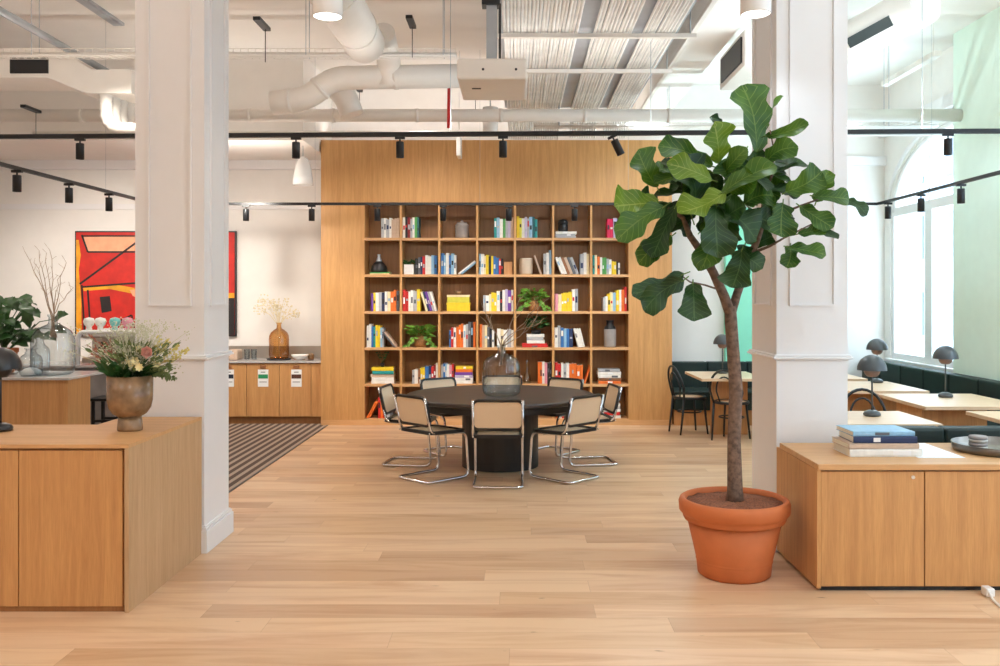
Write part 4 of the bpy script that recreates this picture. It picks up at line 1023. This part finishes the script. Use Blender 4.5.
# island glassware
def ix(px, d): return (px-CX)/F*d
d = 8.6
gv = demijohn('glass_vase', 'large clear glass demijohn with twigs on the marble island', ix(53, d), d, IH+.001, .195, .58)
m = MB(); rb = random.Random(21); vx = ix(53, d)
for tp, ty in ((26, 252), (38, 250), (45, 253), (50, 251), (34, 262), (66, 262), (60, 275), (74, 288)):
    nk = Vector((vx+rb.uniform(-.015, .015), d, IH+.55)); b_ = Vector((vx+rb.uniform(-.04, .04), d, IH+.36)); t_ = P(tp, ty, d+rb.uniform(-.1, .1))
    pts = [b_, nk]+[nk.lerp(t_, k/6)+Vector((rb.uniform(-.015, .015), 0, .04*math.sin(PI*k/6)+rb.uniform(-.01, .01))) for k in range(1, 7)]
    m.tube(pts, [.005, .005, .0045, .004, .0035, .003, .0025, .002], 5)
    for k in range(3, 8): m.tube([pts[k], pts[k]+Vector((rb.uniform(-.06, .06), 0, rb.uniform(.02, .08)))], .0015, 4)
tag(obj('bare_twigs', m, 'twig', origin=(vx, d, IH+.36)), 'tall bare twigs in the demijohn on the marble island', 'twigs')
g2 = demijohn('glass_jar', 'short wide glass jar with white sand left of the large demijohn', ix(31, 8.5), 8.5, IH+.001, .1, .26, neck=.45)
obj('sand', MB().lathe([(0, .008), (.09, .008), (.09, .04), (.05, .07), (0, .08)], g2.location, 24), 'paper', g2)
demijohn('glass_jar', 'small clear glass bottle behind the mushroom lamp on the island', ix(10, 8.65), 8.65, IH+.001, .08, .22, neck=.4)
demijohn('glass_jar', 'clear glass jar right behind the wide sand jar on the island', ix(40, 8.85), 8.85, IH+.001, .09, .34, neck=.4)
# monstera
o = thing('potted_plant', 'leafy green monstera in a terracotta pot at the left edge', 'plant', (ix(3, 8.85), 8.85, IH+.001))
obj('pot', MB().lathe([(0, 0), (.1, 0), (.13, .2), (.14, .2), (.14, .24), (.12, .24), (.11, .2), (0, .19)], o.location, 32), 'terracotta', o)
m = MB(); rm = random.Random(8); MON = interp([(0, .3), (.08, .7), (.2, 1), (.35, .96), (.45, .85), (.55, .9), (.65, .62), (.75, .68), (.87, .35), (1, .03)])
for i in range(34):
    a = rm.uniform(-.2, 1.1)*PI*.9; b = Vector(o.location)+Vector((0, 0, .22)); t0 = P(rm.uniform(-8, 32), rm.uniform(298, 345), 8.85+rm.uniform(-.2, .2))
    m.tube([b, (b+t0)/2+Vector((0, 0, .08)), t0], .005, 5)
    dr = Vector((rm.uniform(-.3, 1), rm.uniform(-.6, .1), rm.uniform(-.6, .1))).normalized(); m.leaf(t0-dr*.06, t0+dr*.12, rm.uniform(.1, .16), (rm.uniform(-.3, .3), -.6, .9), MON, .1, 0, 10, .06)
for tp in ((60, 318), (58, 330), (48, 338), (36, 335), (26, 340)):
    t0 = P(*tp, 9.0); b = Vector(o.location)+Vector((.05, 0, .22)); m.tube([b, (b+t0)/2+Vector((0, .1, .12)), t0], .005, 5)
    dr = Vector((.8, -.3, .3 if tp[1] < 320 else -.2)).normalized(); m.leaf(t0-dr*.08, t0+dr*.12, .16, (.2, -.7, .6), MON, .1, 0, 10, .06)
obj('foliage', m, 'leafdark', o)

# ------------------------------------------------------------------ track lighting
def track(name, label, pts, r=0.018):
    m = MB()
    for a, b in zip(pts, pts[1:]):
        a, b = Vector(a), Vector(b); d = (b-a); ang = math.atan2(d.y, d.x); L_ = d.length
        mt = Matrix.Translation(a) @ Matrix.Rotation(ang, 4, 'Z'); m.box(0, L_, -r, r, -r, r, mat=mt)
    t = thing(name, label, 'track light rail', pts[0])
    obj('rail', m, 'black', t)
    return t
def zt1(x): return 8.02-(x/8)*0.25
HT1 = 3.17
tr1 = track('lighting_track', 'near black lighting rail running across the whole room', [(-5.6, zt1(-5.6), HT1), (5.1, zt1(5.1), HT1)], .02)
HT2 = 2.83
tr2 = track('lighting_track', 'far black lighting rail in a U shape before the bookcase', [(-4.39, 5.2, HT2), (-4.39, 10.8, HT2), (4.38, 10.8, HT2), (4.38, 5.2, HT2)], .016)
m = MB()
for x in (-5, -3.3, -.6, 1.2, 3.6, 4.9): m.tube([(x, zt1(x), HT1+.02), (x, zt1(x), HC)], .003, 4)
obj('hanging_wire', m, 'galv', tr1)
m = MB()
for x, y in ((-4.39, 7), (-4.39, 9.5), (-2.45, 10.8), (-.45, 10.8), (1.35, 10.8), (4.38, 9.4), (4.38, 7)): m.tube([(x, y, HT2+.016), (x, y, HC)], .0015, 4)
obj('hanging_wire', m, 'galv', tr2)
def spot(label, s=1.0):
    t = thing('track_spotlight', label, 'spotlight', (0, 0, 0), 'black track spotlights')
    obj('adapter', MB().box(-.045, .045, -.016, .016, -.022, 0).tube([(0, 0, -.02), (0, 0, -.05)], .008, 8), 'black', t)
    h = obj('lamp_head', MB().lathe([(0, -.045), (.034, -.045), (.036, -.05), (.036, -.19), (.032, -.19), (.03, -.175), (0, -.17)], (0, 0, 0), 20), 'black', t)
    obj('lens', MB().lathe([(0, -.176), (.029, -.176), (.029, -.172), (0, -.172)], (0, 0, 0), 16), 'glow', h)
    return t
s0 = None
def addspot(x, y, z, label, tilt=0.0, group='spotlights on the near black rail', rz=0):
    global s0
    if s0 is None: s0 = spot(label); s0.location = (x, y, z)
    else: r = dup(s0, (x, y, z), 0, label); r.rotation_euler = (0, tilt, 0)
    (s0 if s0 is not None and s0['label'] == label else r)['group'] = group
NS = [(80, 'spotlight on the near rail left of the left column', 0), (296, 'spotlight on the near rail just left of the bookcase', 0), (400, 'spotlight on the near rail, left of three before the bookcase', 0),
      (503, 'spotlight on the near rail, middle of three before the bookcase', 0), (612, 'tilted spotlight on the near rail above the right of the bookcase', -.45), (948, 'spotlight on the near rail in front of the pale green wall', 0)]
for px, lb, tl in NS:
    x = (px-CX)/F*8.0; d = zt1(x); x = (px-CX)/F*d; addspot(x, d, HT1-.02, 'black '+lb, tl)
for i in range(10):
    px = 246+65.7*i
    if 650 < px < 845: pass
    x = (px-CX)/F*10.8
    if x > 4.2: break
    addspot(x, 10.8, HT2-.016, 'small black spotlight, %s from the left on the far rail before the bookcase' % ORD[i], 0, 'spotlights on the far black rail')
for px, py, w_ in ((17, 168, 'nearest'), (69, 183, 'second'), (109, 194, 'third')):
    d = 4.39*F/(CX-px); addspot(-4.39, d, HT2-.016, 'small black spotlight, %s along the left arm of the far rail' % w_, 0, 'spotlights on the far black rail')
for px, w_ in ((888, 'third'), (921, 'second'), (961, 'nearest')):
    d = 4.38*F/(px-CX); addspot(4.38, d, HT2-.016, 'small black spotlight, %s along the right arm of the far rail' % w_, 0, 'spotlights on the far black rail')

# cylinder downlights
def downlight(label, R, hl):
    t = thing('ceiling_downlight', label, 'ceiling light', (0, 0, 0), 'white cylinder downlights')
    obj('cylinder_shade', MB().lathe([(R-.006, 0), (R, .004), (R, hl), (0, hl), (0, hl-.01), (R-.006, hl-.01)], (0, 0, 0), 40, closed=True), 'white_gloss', t)
    obj('light_disc', MB().lathe([(0, .004), (R-.008, .004), (R-.008, .012), (0, .012)], (0, 0, 0), 32), 'glow', t)
    obj('hanging_rod', MB().tube([(0, 0, hl), (0, 0, 1.25)], .008, 8), 'galv', t)
    return t
dl = downlight('white cylinder downlight at the top left of the picture', .093, .34); dl.location = (-1.17, 5.5, 3.43)
dup(dl, (1.475, 5.5, 3.445), 0, 'white cylinder downlight at the top beside the right column')
d3 = dup(dl, (-.33, 11.0, 3.7), 0, 'small distant white downlight just above the near rail')
for ch_ in list(d3.children):
    if ch_.name.startswith('hanging_rod'): bpy.data.objects.remove(ch_)
obj('hanging_rod', MB().tube([(-.33, 11, 4.03), (-.33, 11, 4.7)], .008, 8), 'galv', d3)
# white pendant on the left
o = thing('pendant_lamp', 'white bell pendant lamp hanging left of the bookcase', 'pendant lamp', (ix(303, 11.3), 11.3, 3.12))
q = o.location; obj('lamp_shade', MB().lathe([(.13, 0), (.12, .1), (.1, .22), (.07, .32), (.03, .36), (0, .36), (0, .35), (.06, .31), (.09, .22), (.115, .1), (.124, 0)], q, 32, closed=True), 'white_gloss', o)
obj('cord', MB().tube([(q.x, q.y, 3.45), (q.x, q.y, 3.62)], .005, 6), 'galv', o)
o = tag(obj('hanging_sign', MB().box(ix(457.5, 10.9), ix(461.5, 10.9), 10.7, 11.0, H-(158-CY)/F*10.9, H-(137-CY)/F*10.9, bev=.003).tube([(ix(459.5, 10.9), 10.85, H-(137-CY)/F*10.9), (ix(459.5, 10.9), 10.85, HC)], .004, 4), 'white_gloss', origin=(ix(459.5, 10.9), 10.85, 3.4)), 'narrow white panel hanging edge-on above the bookcase', 'hanging panel')

# ------------------------------------------------------------------ ceiling services
# beam
struct('beam_right', MB().box(1.68, 2.07, YF, YB, 4.2, HC), 'ceil')
# cable bundles
def cables(x0, x1, n, label, drop):
    m = MB(); rc = random.Random(int(x0*100)+3)
    for i in range(n):
        x = x0+(x1-x0)*(i+.5)/n; z = 4.0+rc.uniform(-.005, .005); pts = []
        for k in range(15):
            y = 3.0+k*(drop-3.0)/14; pts.append((x+rc.uniform(-.0025, .0025), y, z+rc.uniform(-.003, .003)))
        pts += [(x, drop+.25, z-.04), (x+.01, drop+.45, z-.13), (x+.01, drop+.5, z-.26)]
        m.tube(pts, (x1-x0)/n*.47, 6)
    o = obj('cable_bundle', m, plain('white_cable', C(244, 242, 238), .6, var=.08)); tag(o, label, 'cables', 'white cable runs under the ceiling', 'stuff')
cables(-.12, .53, 22, 'widest run of white cables along the ceiling, beside the projector', 11.0)
cables(.66, 1.0, 11, 'middle run of white cables along the ceiling', 10.9)
cables(1.09, 1.38, 10, 'narrow run of white cables along the ceiling nearest the beam', 10.9)
tag(obj('cable_tray', MB().box(-.15, 1.42, 3.0, 11.0, 4.04, 4.06), 'grey', origin=(.6, 7, 4.05)), 'grey metal tray above the white cable runs', 'cable tray')
for i, (y, lb) in enumerate(((7.7, 'nearer'), (8.9, 'farther'))):
    o = thing('support_bar', '%s white crossbar holding up the ceiling cables' % lb, 'support bar', (.6, y, 3.96))
    obj('bar', MB().box(-.2, 1.55, y-.02, y+.02, 3.94, 3.975), 'duct', o)
    obj('hanging_rod', MB().tube([(-.18, y, 3.97), (-.18, y, HC)], .006, 5).tube([(1.5, y, 3.97), (1.5, y, HC)], .006, 5), 'galv', o)
# conduit along beam
tag(obj('ceiling_conduit', MB().box(1.57, 1.61, 4.0, 12.3, 4.08, 4.12), 'duct', origin=(1.59, 8, 4.1)), 'white conduit rail running beside the ceiling beam', 'conduit')
# projector
o = thing('ceiling_projector', 'white boxy projector hanging from a pole under the ceiling', 'projector', (ix(492, 6.9), 6.9, 3.3))
x0, x1 = ix(457, 6.5), ix(527, 6.5); zb = H+(297-79)/F*6.5; ztp = H+(297-58)/F*6.5
obj('casing', MB().box(x0, x1, 6.5, 7.22, zb, ztp, bev=.015), 'duct', o)
m = MB()
for px in (483, 516): m.tube([(ix(px, 6.49), 6.492, H+(297-69)/F*6.49), (ix(px, 6.49), 6.505, H+(297-69)/F*6.49)], .009, 12)
obj('screw', m, 'black', o)
obj('vent_slot', MB().box(ix(472, 6.8), ix(481, 6.8), 6.78, 6.81, zb-.003, zb+.002), 'black', o)
obj('mount_pole', MB().box(ix(486.5, 6.9), ix(497, 6.9), 6.86, 6.94, ztp, HC), 'galv', o)
obj('mount_bracket', MB().box(ix(482, 6.9), ix(500, 6.9), 6.84, 6.96, 3.95, 3.99).box(ix(499, 6.9), ix(501, 6.9), 6.88, 6.92, ztp, 3.97), 'black', o)
# wire cable basket across
def basket(name, label, xa, xb, y, z, w=.14, hgt=.06):
    m = MB()
    for (dy, dz) in ((-w/2, 0), (w/2, 0), (0, 0), (-w/2, hgt), (w/2, hgt)): m.tube([(xa, y+dy, z+dz), (xb, y+dy, z+dz)], .004, 4)
    n = int((xb-xa)/.07)
    for i in range(n+1):
        x = xa+(xb-xa)*i/n; m.tube([(x, y-w/2, z+hgt), (x, y-w/2, z), (x, y+w/2, z), (x, y+w/2, z+hgt)], .003, 3)
    m2 = MB()
    for k in range(4): m2.tube([(xa, y-.04+.028*k, z+.015), (xb, y-.04+.028*k, z+.015)], .011, 5)
    o = thing(name, label, 'cable basket', ((xa+xb)/2, y, z)); obj('wire_mesh', m, 'duct', o); obj('cable', m2, 'duct', o)
    for x in [xa+.3+1.3*i for i in range(int((xb-xa)/1.3)+1)]:
        for sg in (-1, 1): obj('hanging_rod', MB().tube([(x, y+sg*w/2, z), (x, y+sg*w/2, HC)], .004, 4), 'grey', o)
basket('cable_basket', 'wire cable basket crossing the ceiling left of the projector', -6.2, -.58, 8.5, H+(297-57)/F*8.5)
basket('cable_basket', 'wire cable basket low across the back above the near rail', .2, 5.0, 10.6, 3.72)
# ducts
def tubes(name, label, pts, r, mat='duct', cat='duct', fil=.15, bands=True, n=20):
    o = thing(name, label, cat, pts[0]); pp = fillet(pts, fil, 7) if len(pts) > 2 else [Vector(p) for p in pts]
    obj('duct_body', MB().tube(pp, r, n), mat, o)
    if bands:
        for i in range(0, len(pts)-1):
            a, b = Vector(pts[i]), Vector(pts[i+1]); L_ = (b-a).length; k = max(1, int(L_/.9))
            for j in range(1, k+1):
                c = a.lerp(b, (j-.5)/k); d_ = (b-a).normalized(); obj('joint_band', MB().tube([c-d_*.02, c+d_*.02], r+.008, n), mat, o)
    return o
tubes('round_duct', 'thick white round duct coming down from the top behind the left downlight', [(-1.43, 3.5, 4.08), (-1.43, 8.35, 4.08)], .19)
tubes('round_duct', 'white duct with an S bend crossing left of the projector', [P(460, 76, 9.1), P(332, 78, 9.1), P(308, 99, 9.1), P(272, 103, 9.1)], .12, fil=.3)
tubes('round_duct', 'short white duct elbow dropping into the crossing duct', [(-1.3, 8.6, 4.25), (-1.3, 9.05, 4.1), P(389, 85, 9.1)], .12, bands=False)
tubes('round_duct', 'grey white duct stub behind the S bend', [P(330, 82, 9.7), P(345, 95, 9.7), P(352, 115, 9.7)], .13, bands=False)
tubes('large_pipe', 'long white horizontal pipe low across the back of the ceiling', [(-6.3, 10.0, 3.74), (5.0, 10.0, 3.74)], .07)
tubes('slim_pipe', 'slim white pipe just below the long horizontal pipe', [(-5.6, 10.3, 3.59), (5.0, 10.3, 3.59)], .028, bands=False, n=10)
tubes('round_duct', 'white round duct at the top right corner beyond the column', [P(790, 75, 9.6), P(925, 2, 8.0)], .2)
ga, gb = P(790, 75, 9.6), P(925, 2, 8.0); gd = (gb-ga).normalized(); gn = (Vector((0, 0, H))-ga.lerp(gb, .7)); gn = (gn-gd*gn.dot(gd)).normalized(); gs = gd.cross(gn)
gc = ga.lerp(gb, .72)+gn*.2; gm = Matrix(((gd.x, gs.x, gn.x, gc.x), (gd.y, gs.y, gn.y, gc.y), (gd.z, gs.z, gn.z, gc.z), (0, 0, 0, 1)))
tag(obj('duct_grille', MB().box(-.26, .26, -.05, .05, -.02, .012, mat=gm), plain('dark_grille', C(60, 70, 72), .5), origin=gc), 'grey air grille on the top right duct', 'grille')
tubes('slim_pipe', 'grey diagonal pipe in the top left corner of the ceiling', [(-4.3, 5.5, 4.1), (-4.38, 10.3, 4.1)], .035, 'galv', bands=False, n=10)
o = thing('box_duct', 'large white rectangular duct crossing the upper left ceiling', 'duct', (-5.4, 9.3, 3.85))
obj('duct_body', MB().prism([(-7.0, 3.92), (-4.75, 3.92), (-4.35, 3.76), (-3.9, 3.76), (-3.9, 4.0), (-4.3, 4.0), (-4.65, 4.22), (-7.0, 4.22)], 'y', 9.0, 9.6), 'duct', o)
obj('black_grille', MB().box(ix(10, 8.99), ix(48, 8.99), 8.985, 9.02, 3.96, 4.12), 'black', o)
o = thing('flexible_duct', 'bundle of ribbed flexible ducts hanging beside the left column', 'duct', (-3.9, 9.2, 3.4))
m = MB()
for k in range(4):
    yy = 9.1+.13*k; pts = fillet([(-4.2+.02*k, yy, 3.78), (-4.2+.02*k, yy, 3.42), (-3.7, yy, 3.42), (-3.2, yy, 3.5)], .25, 8)
    full = []
    for a, b in zip(pts, pts[1:]):
        nseg = max(1, int((b-a).length/.022))
        full += [a.lerp(b, j/nseg) for j in range(nseg)]
    m.tube(full, [.055+.012*(i % 2) for i in range(len(full))], 12)
obj('ribbed_hose', m, 'duct', o)
tag(obj('slot_diffuser', MB().box(-4.42, -4.3, 8.6, 9.75, HC-.03, HC).box(-4.39, -4.33, 8.65, 9.7, HC-.035, HC-.029), 'grey', origin=(-4.36, 9.2, HC-.02)), 'dark slot diffuser on the ceiling at the upper left', 'air vent')
o = thing('air_unit', 'black-grilled white air unit beside the ceiling beam', 'air conditioner', (2.3, 8.8, 3.9))
obj('casing', MB().box(2.12, 2.6, 8.3, 9.3, 3.86, 4.2, bev=.01), 'duct', o); obj('black_grille', MB().box(2.105, 2.125, 8.38, 9.2, 3.91, 4.15), 'black', o)
tag(obj('red_pipe', MB().tube([(ix(449, 9.8), 9.8, H+(297-84)/F*9.8), (ix(448.5, 9.8), 9.8, H+(297-128)/F*9.8)], .018, 10), 'red', origin=(ix(449, 9.8), 9.8, 3.6)), 'short vertical red sprinkler pipe left of the projector', 'pipe')
for (px, py, d_, lb) in ((262, 24, 7.6, 'dark ceiling slot near the left column top'), (411, 22, 8.2, 'short dark ceiling slot above the crossing duct'), (358, 88, 10.5, 'short dark hanger bar below the S-bend duct'), (31, 109, 9.7, 'short grey bar hanging low at the upper left of the ceiling'), (475, 92, 10.2, 'dark hanger bar right behind the projector')):
    c = P(px, py, d_); tag(obj('hanger_bracket', MB().box(c.x-.03, c.x+.03, c.y-.16, c.y+.16, c.z-.015, c.z+.015).tube([(c.x, c.y+.1, c.z), (c.x, c.y+.1, c.z-.3)], .004, 4), 'black', origin=c), lb, 'bracket')
# ceiling battens right
for i, (xa, ya, yb_) in enumerate(((3.2, 9.6, 11.0), (4.5, 9.6, 11.0))):
    tag(obj('ceiling_batten', MB().box(xa, xa+.08, ya, yb_, 4.3, 4.36).tube([(xa+.04, ya+.1, 4.36), (xa+.04, ya+.1, HC)], .005, 4).tube([(xa+.04, yb_-.1, 4.36), (xa+.04, yb_-.1, HC)], .005, 4), 'duct', origin=(xa, ya, 4.3)), ['pale hanging batten nearer the column in the right bay', 'pale hanging batten nearer the window in the right bay'][i], 'batten')

# ------------------------------------------------------------------ light
def spotl(name, loc, tgt, e, size, blend=.5, col=(1, .93, .84), rad=.05):
    l = bpy.data.lights.new(name, 'SPOT'); l.energy = e; l.spot_size = math.radians(size); l.spot_blend = blend; l.color = col; l.shadow_soft_size = rad
    o = bpy.data.objects.new(name, l); COL.objects.link(o); o.location = loc
    o.rotation_euler = (Vector(tgt)-Vector(loc)).to_track_quat('-Z', 'Y').to_euler(); return o
WARM = (1, .93, .84); NEU = (1, .96, .92)
for x in (-6.5, -3.9, -1.17, 1.475, 3.9):  # added fill grid without fixtures, except at the hung cylinder downlights
    for y in (.5, 2.5, 5.5, 8.6, 11.2):
        if (x, y) in ((-1.17, 8.6),): continue
        zz = 3.44 if y == 5.5 and x in (-1.17, 1.475) else 3.9
        if y == 11.2 and x < -3: zz = 3.55
        if y == 11.2: yy = 10.6
        else: yy = y
        col = WARM if x < 1 else ((.78, .89, 1) if x < 2 else (.7, .88, 1))
        spotl('room_light', (x, yy, zz), (x, yy, 0), {.5: 45, 2.5: 42, 5.5: 25, 8.6: 66, 11.2: 66}[y]*(1.25 if x > 3 and y < 5 else 1), 150, .6, col, .1)
for px in (296, 400, 503, 612):
    x = (px-CX)/F*8.0; spotl('rail_light', (x, 8.05, HT1-.22), (x, 11.8, 1.4), 60, 60, .6, WARM)
for i in range(7):
    x = (246+65.7*i-CX)/F*10.8; spotl('rail_light', (x, 10.85, HT2-.22), (x, 11.9, .9), 22, 80, .8, WARM)
for x in (-6.0, -5.0, -3.3): spotl('rail_light', (x, 10.2, 2.9), (x, 12.6, 1.6), 85, 100, .8, WARM)

def arealt(name, loc, rot, sx, sy, e, col, portal=False):
    l = bpy.data.lights.new(name, 'AREA'); l.shape = 'RECTANGLE'; l.size = sx; l.size_y = sy; l.energy = e; l.color = col
    if portal: l.cycles.is_portal = True
    o = bpy.data.objects.new(name, l); COL.objects.link(o); o.location = loc; o.rotation_euler = rot; return o
for (a, b, sill, spr, rise) in WIN:
    arealt('window_daylight', (XR+.3, (a+b)/2, (sill+spr+rise)/2), (0, PI/2, 0), spr+rise-sill, b-a, 1, (1, 1, 1), True)
for x0_, x1_, y_, z_, e_, c_, tl in ((-5.5, -2.7, 8.07, 3.2, 13, WARM, 0), (-2.0, 1.6, 8.0, 3.2, 16, NEU, 0), (2.3, 4.9, 7.9, 3.2, 32, (.8, .95, 1), 0),
        (-4.3, -2.8, 10.8, 2.86, 16, WARM, 0), (1.8, 4.3, 10.8, 2.86, 34, (.75, .97, 1), 0), (-7.5, -2.6, 2.6, 3.0, 50, WARM, .1), (-2, 1.6, 2.6, 3.0, 45, NEU, .1), (2.3, 4.9, 2.6, 3.0, 35, (.75, .9, 1), .1)):
    arealt('ceiling_fill_strip', ((x0_+x1_)/2, y_, z_), (PI-tl, 0, 0), x1_-x0_, .04, e_, c_)  # unseen strips added to brighten the ceiling; the rails carry no uplights
arealt('bookcase_top_fill', (-.27, 12.05, 3.83), (PI, 0, 0), 4.4, .1, 18, NEU)  # unseen strip added above the bookcase to lift the back ceiling
wd = bpy.data.worlds.new('daylight'); SC.world = wd; wd.use_nodes = True
bg = wd.node_tree.nodes['Background']; bg.inputs['Color'].default_value = (0.70, 0.87, 1.0, 1); bg.inputs['Strength'].default_value = 8.0

cam = bpy.data.cameras.new('camera'); co = bpy.data.objects.new('camera', cam); COL.objects.link(co)
co.location = (0, 0, H); co.rotation_euler = (PI/2, 0, 0)
cam.sensor_width = 36; cam.lens = 36*F/1000; cam.shift_x = (500-CX)/1000; cam.shift_y = (CY-333)/1000
SC.camera = co
SC.view_settings.view_transform = 'Standard'; SC.view_settings.look = 'None'; SC.view_settings.gamma = 1; SC.view_settings.exposure = 0.08
SC.view_settings.use_curve_mapping = False
SC.cycles.use_denoising = True; SC.cycles.max_bounces = 10; SC.cycles.transparent_max_bounces = 12; SC.cycles.transmission_bounces = 10
SC.cycles.diffuse_bounces = 5; SC.cycles.caustics_reflective = False; SC.cycles.caustics_refractive = False
SC.cycles.sample_clamp_indirect = 6
